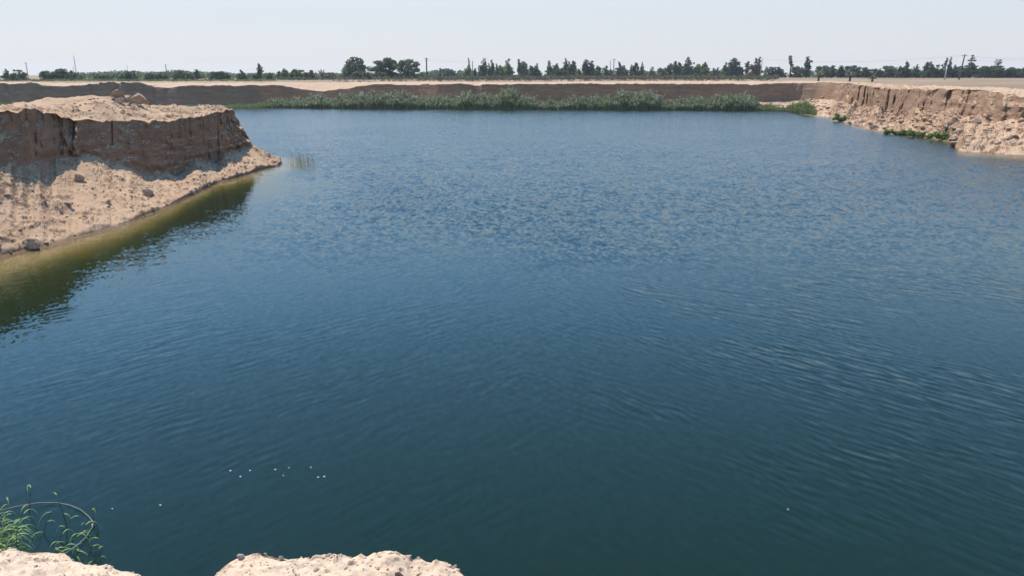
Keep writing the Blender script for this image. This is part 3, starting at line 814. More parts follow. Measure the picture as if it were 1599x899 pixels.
# ------------------------------------------------------------------ trees (nominal: 1 unit tall, 1 unit wide; sized when placed)
def crown_lumps(kind, rng):
    Lm = []
    u = rng.uniform
    if kind == 'spire':                      # pointed crown with one or two leaders
        for h in np.linspace(0.08, 0.9, 10):
            r = 0.44 * (1 - h) ** 0.75 * u(0.75, 1.15) + 0.03
            for k in range(3 if h < 0.6 else 1):
                a = u(0, 6.28); q = r * u(0.2, 0.6)
                Lm.append((q * math.cos(a), q * math.sin(a), h, r * 0.75, r * 0.75, 0.09))
        Lm.append((0, 0, 0.93, 0.045, 0.045, 0.09))
        a = u(0, 6.28); Lm.append((0.22 * math.cos(a), 0.22 * math.sin(a), u(0.55, 0.75), 0.09, 0.09, 0.17))
    elif kind == 'column':                   # narrow poplar shape
        for h in np.linspace(0.12, 0.93, 11):
            r = 0.42 * (1 - abs(h - 0.4) ** 2 * 2.0) * u(0.7, 1.1)
            Lm.append((u(-0.12, 0.12), u(-0.12, 0.12), h, max(r, 0.08), max(r, 0.08), 0.075))
        Lm.append((u(-.05, .05), 0, 0.97, 0.08, 0.08, 0.06))
    elif kind == 'round':                    # broad crown
        for k in range(15):
            a = u(0, 6.28); h = u(0.25, 0.84); rr = 0.36 * math.sqrt(max(0.05, 1 - ((h - 0.48) / 0.5) ** 2))
            Lm.append((rr * math.cos(a), rr * math.sin(a), h, u(0.12, 0.2), u(0.12, 0.2), u(0.1, 0.16)))
        Lm.append((0, 0, 0.55, 0.3, 0.3, 0.36)); Lm.append((u(-.1, .1), u(-.1, .1), 0.86, 0.17, 0.17, 0.12))
        Lm.append((0, 0, 0.2, 0.36, 0.36, 0.2)); [Lm.append((0.3 * math.cos(1.05 * k), 0.3 * math.sin(1.05 * k), u(.08, .16), 0.2, 0.2, 0.14)) for k in range(6)]
    elif kind == 'bushy':                    # several stems, lumpy outline, foliage to the ground
        for k in range(9):
            a = u(0, 6.28); q = u(0.05, 0.32); h = u(0.2, 0.68)
            Lm.append((q * math.cos(a), q * math.sin(a), h, u(0.12, 0.2), u(0.12, 0.2), u(0.12, 0.24)))
        for k in range(3):
            a = u(0, 6.28); q = u(0, 0.25)
            Lm.append((q * math.cos(a), q * math.sin(a), u(0.7, 0.88), u(0.07, 0.11), u(0.07, 0.11), 0.11))
        Lm.append((0, 0, 0.25, 0.36, 0.36, 0.22))
        for k in range(5):
            Lm.append((0.3 * math.cos(1.26 * k), 0.3 * math.sin(1.26 * k), 0.1, 0.2, 0.2, 0.13))
    elif kind == 'ragged':                   # thin crown in tiers on a bare leader
        for h in (0.5, 0.62, 0.74, 0.86, 0.95):
            a = u(0, 6.28); r = 0.5 * (1.1 - h) + 0.08
            for k in range(2):
                Lm.append((r * 0.6 * math.cos(a + 3.1 * k), r * 0.6 * math.sin(a + 3.1 * k), h + u(-.02, .02), r * 0.6, r * 0.5, 0.04))
        Lm.append((0, 0, 0.3, 0.42, 0.42, 0.25)); Lm.append((0.05, 0, 0.5, 0.25, 0.25, 0.2))
    elif kind == 'slim':                     # a tall bare stem with a tuft on top
        for h in (0.55, 0.68, 0.8, 0.92):
            Lm.append((u(-.2, .2), u(-.2, .2), h, 0.34 * u(.6, 1), 0.34 * u(.6, 1), 0.08))
        Lm.append((0, 0, 0.1, 0.25, 0.25, 0.1))
    return Lm

NOMINAL = {'spire': (5, 8, 1100, 0.55), 'column': (2.6, 9, 600, 0.5), 'round': (7.5, 7.5, 2600, 0.55), 'bushy': (5, 6, 1200, 0.55), 'ragged': (4, 9, 800, 0.45), 'slim': (1.6, 9, 200, 0.4)}
def tree_parts(kind, seed, mat):
    rng = np.random.RandomState(seed)
    w, h, n, s = NOMINAL[kind]
    lm = np.array(crown_lumps(kind, rng)) * np.array([w, w, h, w, w, h])
    pts = lump_points(rng, lm, n)
    pts = pts[pts[:, 2] > 0.05]
    v, f = leaf_cloud(pts, s, rng)
    crown = mesh_from('crown', v, f, mat, shade=False)
    M = Mesher()
    top = h * (0.9 if kind in ('ragged', 'slim', 'column') else 0.72)
    path = [(0.04 * w * math.sin(t * 5 + seed) * t, 0.04 * w * math.cos(t * 4 + seed) * t, -0.3 + (top + 0.3) * t) for t in np.linspace(0, 1, 6)]
    M.tube(path, [0.028 * h * (1 - 0.85 * t) for t in np.linspace(0, 1, 6)], 6)
    for q in rng.permutation(len(lm))[:6]:                              # limbs run into the foliage masses
        c = lm[q, :3]; z0 = max(0.15 * h, c[2] - 0.22 * h)
        M.tube([(0, 0, z0), (c[0] * 0.5, c[1] * 0.5, z0 * 0.45 + c[2] * 0.55), tuple(c)], [0.012 * h, 0.009 * h, 0.003 * h], 5)
    return crown, M.mesh('trunk', m_bark)

MATS = {'d': m_dark, 'c': m_conifer, 'o': m_olive, 'g': m_grey, 'b': m_brown}
LIB = {}
def lib(kind, mat, var):
    key = (kind, mat, var)
    if key not in LIB:
        LIB[key] = tree_parts(kind, 1000 + 37 * var + 7 * len(LIB), MATS[mat])
    return LIB[key]

def zg(x, y): return float(plain_z(np.array([x]), np.array([y]))[0])

# px, top, width, distance, kind, tint, short look
LOOK = {('spire', 'c'): 'dark blue-green pointed tree', ('spire', 'd'): 'dark pointed tree', ('spire', 'o'): 'yellow-green pointed tree', ('column', 'c'): 'narrow blue-green poplar',
        ('column', 'd'): 'narrow dark tree', ('column', 'o'): 'narrow yellow-green tree', ('column', 'g'): 'narrow grey-green poplar', ('round', 'd'): 'round dark tree', ('round', 'c'): 'round blue-green tree', ('round', 'g'): 'round grey-green tree',
        ('round', 'o'): 'round olive-green tree', ('bushy', 'd'): 'bushy dark tree', ('bushy', 'c'): 'bushy blue-green tree', ('bushy', 'o'): 'bushy yellow-green tree', ('bushy', 'g'): 'bushy grey-green shrub tree',
        ('ragged', 'c'): 'ragged tiered tree', ('slim', 'g'): 'thin tree with a small tuft on top', ('slim', 'd'): 'thin dark sapling', ('slim', 'c'): 'thin sparse sapling', ('spire', 'b'): 'dry brown pointed tree', ('column', 'b'): 'dry yellow-brown tree', ('bushy', 'b'): 'dry bushy tree'}
TREES = [
 (6, 109, 13, 275, 'spire', 'd'), (19, 111, 11, 275, 'spire', 'd'), (29, 112.5, 9, 300, 'bushy', 'c'), (43, 109, 18, 275, 'bushy', 'd'), (61, 111, 15, 290, 'round', 'd'), (81, 108, 21, 290, 'round', 'd'),
 (100, 111, 12, 300, 'spire', 'd'), (111, 110.5, 12, 290, 'bushy', 'd'), (122, 116, 9, 280, 'bushy', 'd'), (132, 117, 9, 280, 'bushy', 'o'), (145, 116.5, 12, 275, 'bushy', 'd'), (156, 117, 12, 275, 'bushy', 'd'), (168, 117.5, 8, 280, 'bushy', 'd'),
 (203, 116, 9, 280, 'bushy', 'd'), (212, 111, 16, 280, 'bushy', 'd'), (224, 114, 11, 285, 'bushy', 'c'), (236, 115, 12, 285, 'round', 'd'), (246, 116, 11, 285, 'bushy', 'd'), (262, 113, 13, 290, 'bushy', 'd'), (276, 111, 14, 295, 'round', 'd'),
 (288, 114, 11, 295, 'bushy', 'o'), (300, 114, 12, 300, 'bushy', 'd'), (314, 110, 9, 320, 'column', 'c'), (339, 112, 12, 300, 'bushy', 'd'), (355, 112, 15, 310, 'round', 'd'), (380, 110, 14, 310, 'spire', 'c'), (393, 114, 10, 310, 'bushy', 'c'),
 (408, 102, 9, 300, 'column', 'c'), (418, 114, 11, 310, 'bushy', 'd'), (430, 112, 9, 305, 'column', 'c'), (442, 110, 9, 300, 'column', 'o'), (450, 108, 11, 310, 'spire', 'c'), (458, 113, 7, 305, 'column', 'd'), (471, 109, 15, 310, 'round', 'o'),
 (490, 110, 17, 300, 'bushy', 'd'), (516, 113, 15, 310, 'bushy', 'g'), (546, 90, 35, 320, 'round', 'd'), (570, 103, 5, 330, 'column', 'g'), (561, 111.5, 19, 300, 'bushy', 'g'), (577, 112, 12, 300, 'bushy', 'g'), (594, 113, 15, 298, 'bushy', 'g'), (605, 92.5, 43, 320, 'round', 'd'), (641, 94, 27, 316, 'round', 'c'),
 (658, 113, 10, 330, 'bushy', 'd'), (680, 109, 11, 480, 'bushy', 'g'), (688, 108, 7, 480, 'column', 'c'), (697, 107.5, 13, 480, 'round', 'c'), (707, 109, 12, 480, 'round', 'd'), (717, 110, 9, 480, 'round', 'd'),
 (730, 105, 13, 400, 'bushy', 'o'), (731, 92, 6, 405, 'spire', 'o'), (742, 108, 5, 400, 'column', 'd'), (755, 92, 15, 400, 'spire', 'd'), (768, 95, 12, 400, 'spire', 'd'), (776, 101, 9, 400, 'spire', 'c'), (783, 102, 11, 400, 'bushy', 'o'), (794, 93, 16, 400, 'spire', 'o'),
 (811, 95, 7, 400, 'column', 'd'), (818, 96, 14, 400, 'bushy', 'o'), (829, 103, 12, 400, 'bushy', 'd'), (838, 100.5, 11, 400, 'spire', 'd'),
 (858, 96, 13, 400, 'spire', 'c'), (871, 100, 13, 400, 'bushy', 'o'), (884, 92.5, 14, 400, 'spire', 'd'), (895, 96, 14, 400, 'bushy', 'd'), (903, 108, 9, 395, 'bushy', 'o'), (914, 96, 11, 400, 'column', 'd'), (922, 97, 9, 400, 'column', 'd'), (934, 103, 14, 400, 'bushy', 'o'), (948, 103, 13, 400, 'bushy', 'c'),
 (965, 98, 12, 400, 'spire', 'c'), (976, 103, 15, 400, 'bushy', 'o'), (985, 102, 8, 400, 'spire', 'd'), (994, 98.5, 13, 400, 'bushy', 'd'), (1003, 98, 8, 400, 'spire', 'd'), (1017, 105, 9, 400, 'spire', 'o'), (1032, 106, 15, 400, 'bushy', 'o'), (1045, 99.5, 13, 400, 'bushy', 'c'), (1053, 98, 9, 400, 'column', 'c'),
 (1061, 98, 13, 400, 'bushy', 'd'), (1069, 90, 14, 400, 'spire', 'd'), (1077, 97, 13, 400, 'bushy', 'd'), (1089, 100, 12, 400, 'bushy', 'o'), (1102, 98, 14, 400, 'bushy', 'o'), (1111, 107, 13, 395, 'bushy', 'o'), (1122, 106, 9, 400, 'spire', 'c'), (1131, 99, 14, 400, 'spire', 'd'), (1143, 97, 12, 400, 'bushy', 'd'), (1152, 91.5, 20, 400, 'bushy', 'c'),
 (1167, 98, 8, 400, 'column', 'b'), (1175, 92.5, 15, 390, 'spire', 'b'), (1189, 90.5, 5, 390, 'column', 'g'),
 (1205, 105, 17, 370, 'round', 'c'), (1219, 106, 10, 370, 'column', 'c'), (1230, 114, 5, 370, 'slim', 'd'), (1236, 89, 7, 370, 'slim', 'g'), (1246, 104, 17, 370, 'round', 'g'), (1261, 91, 10, 365, 'column', 'c'),
 (1277, 103.5, 19, 365, 'round', 'c'), (1297, 104, 11, 365, 'column', 'c'), (1308, 104, 10, 365, 'column', 'd'), (1317, 108, 8, 365, 'column', 'c'), (1330, 103, 21, 365, 'round', 'c'), (1344, 106, 14, 365, 'round', 'd'), (1364, 108, 15, 360, 'round', 'c'), (1382, 104, 23, 360, 'round', 'c'),
 (1404, 104, 11, 350, 'bushy', 'd'), (1416, 97, 14, 350, 'spire', 'd'), (1425, 102, 10, 350, 'spire', 'd'), (1435, 98, 14, 350, 'bushy', 'd'), (1446, 97.5, 12, 350, 'spire', 'd'), (1457, 101, 12, 350, 'bushy', 'd'), (1468, 106, 10, 350, 'spire', 'd'), (1477, 93, 5, 350, 'slim', 'c'), (1482, 91, 8, 350, 'spire', 'c'), (1491, 103, 13, 350, 'spire', 'd'),
 (1508, 104, 15, 350, 'round', 'd'), (1522, 88.5, 13, 350, 'ragged', 'c'), (1536, 104, 17, 350, 'round', 'd'), (1555, 106, 17, 350, 'round', 'd'), (1567, 95, 15, 350, 'ragged', 'c'), (1585, 106, 18, 350, 'round', 'd'), (1600, 107.5, 12, 350, 'round', 'd'),
]
MARKS = [(-10, 'the left edge of the photo'), (119.5, 'the tall lattice mast'), (260.5, 'the short dark pole'), (409, 'the lone narrow poplar'), (547, 'the big round tree'), (666, 'the crossarm pole'), (738, 'the bare thin pole'),
         (848, 'the tree row gap'), (957, 'the pair of thin poles'), (1176, 'the dry brown tree'), (1261.5, 'the tall right poplar'), (1326, 'the widest palm'), (1479, 'the white leaning post'), (1501, 'the dark leaning pole')]
ORD = ['first', 'second', 'third', 'fourth', 'fifth', 'sixth', 'seventh', 'eighth', 'ninth', 'tenth', 'eleventh', 'twelfth', 'thirteenth', 'fourteenth', 'fifteenth', 'sixteenth', 'seventeenth', 'eighteenth', 'nineteenth', 'twentieth', 'twenty-first', 'twenty-second', 'twenty-third', 'twenty-fourth', 'twenty-fifth']
SPECIAL = {546: 'big round dark tree, the leftmost of the three largest trees', 605: 'widest of the three big round dark trees on the far plain', 641: 'big rounded dark tree standing left of the pole with crossarms', 408: 'narrow pointed poplar rising alone above the low left tree line', 1175: 'dry brown pointed tree at the right end of the middle row', 1189: 'very thin grey poplar alone right of the dry brown tree',
           1236: 'thin tall tree with a ragged tuft above a bare stem', 1261: 'tall narrow dark poplar on the right beside round grey-green trees', 1522: 'ragged tall conifer leaning left above the right hedge of trees', 1567: 'tiered open conifer standing out near the right edge', 1069: 'tallest dark pointed tree in the middle tree row', 1230: 'tiny dark sapling alone in the gap right of round trees', 1600: 'dark tree cut off by the right edge'}
counts = {}
TNAME = {'spire': 'conifer_tree', 'column': 'poplar_tree', 'round': 'broadleaf_tree', 'bushy': 'bushy_tree', 'ragged': 'conifer_tree', 'slim': 'sapling_tree'}
proto = {}
rnd = random.Random(5)
for i, (px, top, wpx, Y, kind, tint) in enumerate(sorted(TREES)):
    p = at_y(px, 118, Y)
    z0 = zg(p[0], Y)
    h = (at_y(px, top, Y)[2] - z0) * 1.08
    w = wpx * Y / FOC * (1.9 if px > 1390 else 1.7 if px < 530 else 1.3 if kind == 'round' else 1.7)
    crown, trunk = lib(kind, tint, i % 3 if kind != 'round' else i % 4)
    w0, h0 = NOMINAL[kind][:2]
    key = crown.name
    root = empty(TNAME[kind], (p[0], Y + rnd.uniform(-6, 6), z0), rnd.uniform(0, 6.28), (w / w0, w / w0, h / h0))
    if key not in proto:
        proto[key] = (link('crown', crown, root), link('trunk', trunk, root))
    else:
        for src in proto[key]:
            c = src.copy(); COL.objects.link(c); c.parent = root
    mark = [m for m in MARKS if m[0] <= px][-1]
    counts[mark] = counts.get(mark, 0) + 1
    lab = SPECIAL.get(px) or '%s, %s to the right of %s' % (LOOK[(kind, tint)], ORD[counts[mark] - 1], mark[1])
    tag(root, lab, 'tree', 'trees along the far plain')

# date palms on the far rim
def palm(px, py0, top, wpx, Y, label, seed):
    p = at_y(px, py0, Y); rg = random.Random(seed)
    z0 = min(p[2], 7.0); h = at_y(px, top, Y)[2] - z0; r = wpx / 2 * Y / FOC
    root = empty('date_palm', (p[0], Y, z0)); tag(root, label, 'palm', 'young date palms on the right rim')
    th = 0.32 * h
    link('trunk', Mesher().tube([(0, 0, -0.3), (0.02, 0, th * 0.5), (0, 0, th)], [0.3, 0.26, 0.22], 8).mesh('trunk', m_bark), root)
    M = Mesher()
    for k in range(30):
        a = 2.4 * k; e = rg.uniform(0.15, 1.35)
        ln = h * 0.75 if e > 0.9 else r * 1.15
        pts = []
        for t in np.linspace(0, 1, 6):
            q = ln * t
            pts.append((math.cos(a) * math.cos(e) * q * (1 + 0.15 * t), math.sin(a) * math.cos(e) * q, th + math.sin(e) * q - 0.32 * ln * t * t * math.cos(e)))
        M.blade(pts, [0.12, 0.42, 0.5, 0.42, 0.26, 0.04], (-math.sin(a), math.cos(a), 0))
    link('crown', M.mesh('crown', m_grey, False), root)
palm(1278, 125.5, 108, 20, 215, 'young date palm left of the widest palm, on a short dark trunk', 1)
palm(1327, 125.5, 111, 21, 200, 'widest young date palm, fronds spreading from the ground', 2)
palm(1362, 126, 117.5, 14, 190, 'smallest date palm, low beside a grey shrub', 3)
palm(503, 126, 107, 17, 290, 'spiky dark palm right of a bushy dark tree at left', 4)

# ------------------------------------------------------------------ distant wood, scrub and reeds (uncountable)
def stuff(name, v, f, mats, idx, label, cat):
    o = link(name, mesh_from(name, v, f, mats, idx, False)); tag(o, label, cat, kind='stuff'); return o

rng = np.random.RandomState(77)
lm = []
prof_x = [80, 115, 150, 175, 200, 230, 255, 280, 300, 330, 360, 380, 420, 450, 500, 560, 640]
prof_y = [113, 112.5, 112, 110, 108.5, 111, 110, 107.5, 110, 111, 113, 113.5, 113, 112.5, 113, 112.5, 113]
for px in np.arange(78, 640, 2.2):
    Y = rng.uniform(330, 420); ty = np.interp(px, prof_x, prof_y) + rng.uniform(-0.3, 1.6)
    x = at_y(px, 118, Y)[0]; z0 = zg(x, Y); h = at_y(px, ty, Y)[2] - z0
    if h < 1: continue
    lm.append((x, Y, z0 + h * 0.6, 1.7, 1.7, h * 0.4)); lm.append((x + rng.uniform(-1.5, 1.5), Y - 2, z0 + h * 0.3, 1.9, 1.9, h * 0.36))
for px in np.arange(640, 1640, 2.2):
    Y = rng.uniform(430, 470) if px < 1200 else rng.uniform(372, 395)
    if px < 1200:
        if vnoise(px / 23.0, 0.2, 0, 88) < -0.35: continue
        ty = 111.5 + 3.0 * float(vnoise(px / 9.0, 0.2, 0, 89))
    elif px < 1385:
        if vnoise(px / 15.0, 0.2, 0, 90) < 0.0: continue
        ty = 110 + 3.0 * float(vnoise(px / 8.0, 0.2, 0, 91))
    else:
        ty = 106.5 + 3.0 * float(vnoise(px / 10.0, 0.2, 0, 92))
    x = at_y(px, 118, Y)[0]; z0 = zg(x, Y); h = at_y(px, ty, Y)[2] - z0
    lm.append((x, Y, z0 + h * 0.62, 1.8, 1.8, h * 0.38)); lm.append((x + rng.uniform(-1, 1), Y - 2, z0 + h * 0.3, 2.0, 2.0, h * 0.36))
pts = lump_points(rng, lm, 32000, 0.6)
v, f = leaf_cloud(pts, 0.75, rng)
stuff('distant_wood', v, f, [m_dark], None, 'low distant belt of green woodland seen behind the rows of trees', 'woodland')

# low grey-green scrub in front of the middle trees
lm = []
for px in np.arange(655, 1215, 0.8):
    Y = rng.uniform(268, 310); x = at_y(px, 118, Y)[0]; h = rng.uniform(1.0, 1.7)
    if rng.rand() < 0.12: h *= 1.25
    lm.append((x, Y, zg(x, Y) + h * 0.42, rng.uniform(0.7, 1.3), rng.uniform(0.7, 1.2), h * 0.5))
for px in np.arange(430, 660, 2.6):
    Y = rng.uniform(275, 300); x = at_y(px, 118, Y)[0]; h = rng.uniform(0.7, 1.9)
    lm.append((x, Y, zg(x, Y) + h * 0.4, rng.uniform(0.5, 1.1), rng.uniform(0.6, 1.0), h * 0.5))
pts = lump_points(rng, lm, 30000, 0.5)
v, f = leaf_cloud(pts, 0.36, rng)
stuff('scrub', v, f, [m_scrub], None, 'low grey-green scrub in a band in front of the middle tree row', 'scrub')
lm = []
for px in np.arange(-20, 430, 2.3):
    Y = rng.uniform(252, 275); x = at_y(px, 118, Y)[0]; h = rng.uniform(0.3, 1.1)
    lm.append((x, Y, zg(x, Y) + h * 0.4, rng.uniform(0.5, 1.2), rng.uniform(0.6, 1.0), h * 0.5))
pts = lump_points(rng, lm, 6500, 0.5)
v, f = leaf_cloud(pts, 0.3, rng)
stuff('dry_grass', v, f, [m_grass], None, 'dry pale grass under the left row of trees', 'grass')
# scattered tufts on the open sand
M = []
for k in range(750):
    px = rng.uniform(520, 1210); Y = rng.uniform(225, 295); x = at_y(px, 118, Y)[0]; h = rng.uniform(0.2, 0.75)
    M.append((x, Y, zg(x, Y) + h * 0.4, h * 0.8, h * 0.8, h * 0.6))
pts = lump_points(rng, M, 9000, 0.4)
v, f = leaf_cloud(pts, 0.18, rng)
stuff('scattered_tufts', v, f, [m_scrub], None, 'small dry tufts dotted over the sand above the far cliff', 'tufts')

def reeds(name, profile, x0, x1, n, depth, yshore, mats, tipshare, label, cat, seed, wid=0.17, lean=0.25):
    rg = np.random.RandomState(seed)
    V, Fc, MI = [], [], []
    px_, py_ = zip(*profile)
    for k in range(n):
        px = rg.uniform(x0, x1)
        ysh = np.interp(px, [q[0] for q in yshore], [q[1] for q in yshore])
        w = at_z(px, ysh)
        dd = depth * rg.uniform(0, 1) ** 1.3 - 2.0
        Y = w[1] + dd
        x = w[0] * Y / w[1]
        ztop = at_y(px, np.interp(px, px_, py_), w[1] + 2.0)[2]
        hh = max(0.4, ztop) * (rg.uniform(0.62, 1.04) if rg.rand() > 0.1 else rg.uniform(1.0, 1.12)) * (0.72 + 0.3 * min(1, dd / (0.5 * depth)))
        hh *= 0.98 + 0.3 * float(vnoise(px / 6.0, 0.3, 0.1, seed)) + 0.12 * float(vnoise(px / 19.0, 0.3, 0.1, seed + 1))
        a = rg.uniform(0, 6.28); ln = rg.normal(0, lean) * hh
        lx, ly = math.cos(a) * ln, math.sin(a) * ln
        z0 = -0.1
        b = len(V)
        ww = wid * rg.uniform(0.6, 1.4)
        sx, sy = rg.uniform(0.5, 1), rg.uniform(-0.6, 0.6)
        for t, wf_ in ((0, 0.7), (0.4, 1.0), (0.75, 0.9), (1.0, 0.12)):
            cx, cy, cz = x + lx * t * t, Y + ly * t * t, z0 + hh * t * (1 - 0.05 * t)
            V += [(cx - sx * ww * wf_, cy - sy * ww * wf_, cz), (cx + sx * ww * wf_, cy + sy * ww * wf_, cz)]
        dead = len(mats) > 2 and dd > 0.8 and rg.rand() < 0.10
        tip = 2 if dead else 1 if rg.rand() < tipshare else 0
        for s in range(3):
            Fc.append((b + 2 * s, b + 2 * s + 1, b + 2 * s + 3, b + 2 * s + 2)); MI.append(tip if s == 2 or dead else 0)
        for q in range(3):                                              # drooping side leaves
            t = rg.uniform(0.35, 0.95); a2 = rg.uniform(0, 6.28); l2 = rg.uniform(0.35, 0.8) * min(1.3, hh * 0.4)
            cx, cy, cz = x + lx * t * t, Y + ly * t * t, z0 + hh * t
            dx, dy = math.cos(a2) * l2, math.sin(a2) * l2
            b = len(V)
            V += [(cx, cy, cz), (cx + dx * .5 - dy * .16, cy + dy * .5 + dx * .16, cz + l2 * 0.42), (cx + dx, cy + dy, cz + l2 * rg.uniform(-.1, .35)), (cx + dx * .5 + dy * .16, cy + dy * .5 - dx * .16, cz + l2 * 0.36)]
            Fc.append((b, b + 1, b + 2, b + 3)); MI.append(tip if t > 0.7 or dead else 0)
    o = link(name, mesh_from(name, np.array(V), np.array(Fc), mats, MI, False))
    tag(o, label, cat, kind='stuff')
    return o
REED_TOP = [(415, 157), (430, 152), (470, 147), (500, 148), (540, 147), (575, 143), (610, 142), (640, 144), (656, 149), (700, 148), (722, 145), (735, 139), (745, 140), (765, 144), (790, 138), (805, 137), (820, 142), (835, 152), (870, 155), (900, 149), (940, 147), (960, 144), (990, 143), (1005, 142), (1020, 143), (1035, 150), (1060, 153), (1100, 151), (1120, 148), (1150, 149), (1170, 150), (1190, 160)]
SH = [(300, 167), (420, 168.5), (600, 170), (900, 171), (1100, 172), (1190, 172.5), (1230, 174), (1275, 181)]
reeds('reed_bed', REED_TOP, 415, 1190, 9500, 5.0, SH, [m_reed, m_reed_pale, m_dry], 0.45, 'long dense bed of grey-green reeds along the far shore', 'reeds', 301)
reeds('shore_grass', [(330, 165), (380, 160), (415, 158), (435, 161), (450, 168)], 335, 450, 1100, 4.0, SH, [m_grass, m_grass], 0.3, 'low yellow-green grass at the left end of the reed bed', 'grass', 302, 0.12)
reeds('waterside_grass', [(1185, 163), (1205, 161), (1225, 166), (1240, 160), (1255, 154), (1266, 157), (1275, 172)], 1186, 1275, 1500, 4.0, SH, [m_grass, m_grass], 0.4, 'yellow-green grass in the corner right of the reed bed', 'grass', 303, 0.12)
reeds('spit_grass', [(-60, 156), (10, 158), (40, 158.5), (58, 161), (64, 164)], -60, 62, 900, 5.0, [(-60, 165), (62, 166)], [m_grass, m_scrub], 0.4, 'low green strip at the foot of the far wall, far left', 'grass', 304, 0.14)

# ------------------------------------------------------------------ poles, mast and wires
def pole(px, top, Y, r, mat, label, lean=0.0, arms=0, box=None, name='utility_pole', base=None):
    p = at_y(px, 118, Y); z0 = zg(p[0], Y) if base is None else base
    h = at_y(px, top, Y)[2] - z0
    root = empty(name, (p[0], Y, z0)); tag(root, label, 'pole', 'poles on the far plain')
    link('post', Mesher().tube([(-lean * h * 0.5, 0, -0.4), (0, 0, h * 0.5), (lean * h * 0.5, 0, h)], [r * 1.15, r, r * 0.8], 8).mesh('post', mat), root)
    for k in range(arms):
        zz = h * (0.95 - 0.10 * k)
        A_ = Mesher().box((lean * h * 0.45, 0.0, zz), (1.7 - 0.5 * k, 0.14, 0.14))
        link('crossarm', A_.mesh('crossarm', mat, False), root)
        for s in (-0.7, 0.7):
            B_ = Mesher().tube([(s * (1 - 0.3 * k) + lean * h * .45, 0, zz + 0.07), (s * (1 - 0.3 * k) + lean * h * .45, 0, zz + 0.3)], [0.06, 0.05], 6)
            link('insulator', B_.mesh('insulator', m_steel), root)
    if box:
        link('transformer_box', Mesher().box((0.25, -0.25, h * box), (0.7, 0.6, 0.9)).mesh('transformer_box', m_darkbox, False), root)
    return (p[0] + lean * h * 0.45, Y, z0 + h * 0.95)
pole(43.5, 98, 420, 0.22, m_steel, 'short grey pole rising above the trees at far left', arms=1)
pole(116, 104, 520, 0.16, m_steel, 'very thin short pole just left of the tall mast')
pole(200, 102, 560, 0.16, m_steel, 'faint thin pole above the distant wood, left of centre')
pole(260.5, 100, 430, 0.24, m_wood, 'short dark pole standing over the left wood')
w1 = pole(666.5, 90.5, 330, 0.28, m_wood, 'dark wooden pole with crossarms right of the big round trees', arms=2, box=0.28)
w2 = pole(738, 95.5, 350, 0.17, m_wood, 'bare thin pole between pointed trees left of centre')
pole(952.5, 95, 380, 0.15, m_wood, 'shorter left one of the pair of thin poles')
w3 = pole(958, 92, 380, 0.2, m_wood, 'taller right one of the pair of thin poles', arms=1)
w4 = pole(1188, 91, 350, 0.2, m_palepole, 'grey pole with a dark box right of the dry brown tree', box=0.34)
w5 = pole(1476.5, 104, 262, 0.2, m_palepole, 'white post leaning slightly right in front of the right trees', 0.08)
w6 = pole(1500, 85, 262, 0.24, m_wood, 'tall dark pole leaning right above the right hedge of trees', 0.09, arms=1)
# lattice mast
p = at_y(119.5, 118, 430); z0 = zg(p[0], 430); h = at_y(119.5, 88.5, 430)[2] - z0
root = empty('lattice_mast', (p[0], 430, z0)); tag(root, 'tall thin pale lattice mast above the far left wood', 'mast')
legs = []
for k in range(3):
    a = 2.094 * k + 0.4
    foot, head = (0.55 * math.cos(a), 0.55 * math.sin(a), -0.3), (0.14 * math.cos(a), 0.14 * math.sin(a), h)
    link('leg', Mesher().tube([foot, head], [0.07, 0.05], 6).mesh('leg', m_steel), root); legs.append((Vector(foot), Vector(head)))
M = Mesher()
for s in range(12):
    t0, t1 = s / 12, (s + 1) / 12
    for k in range(3):
        a, b = legs[k], legs[(k + 1) % 3]
        M.tube([a[0].lerp(a[1], t0), b[0].lerp(b[1], t1)], [0.035, 0.035], 4)
link('bracing', M.mesh('bracing', m_steel), root)
link('antenna', Mesher().tube([(0, 0, h), (0, 0, h + 1.6)], [0.05, 0.03], 5).mesh('antenna', m_steel), root)
def wire(a, b, sag, label):
    pts = [(a[0] + (b[0] - a[0]) * t, a[1] + (b[1] - a[1]) * t, a[2] + (b[2] - a[2]) * t - sag * 4 * t * (1 - t)) for t in np.linspace(0, 1, 14)]
    o = link('overhead_cable', Mesher().tube(pts, [0.022] * 14, 4).mesh('overhead_cable', m_wire)); tag(o, label, 'cable', 'cables between the poles')
wire(w4, w6, 1.6, 'thin overhead cable from the grey pole to the tall leaning pole')
wire(w6, (w6[0] + 45, 270, w6[2] - 0.3), 1.0, 'thin overhead cable from the leaning pole towards the right edge')
wire(w1, w2, 0.5, 'thin overhead cable between the crossarm pole and the bare pole')

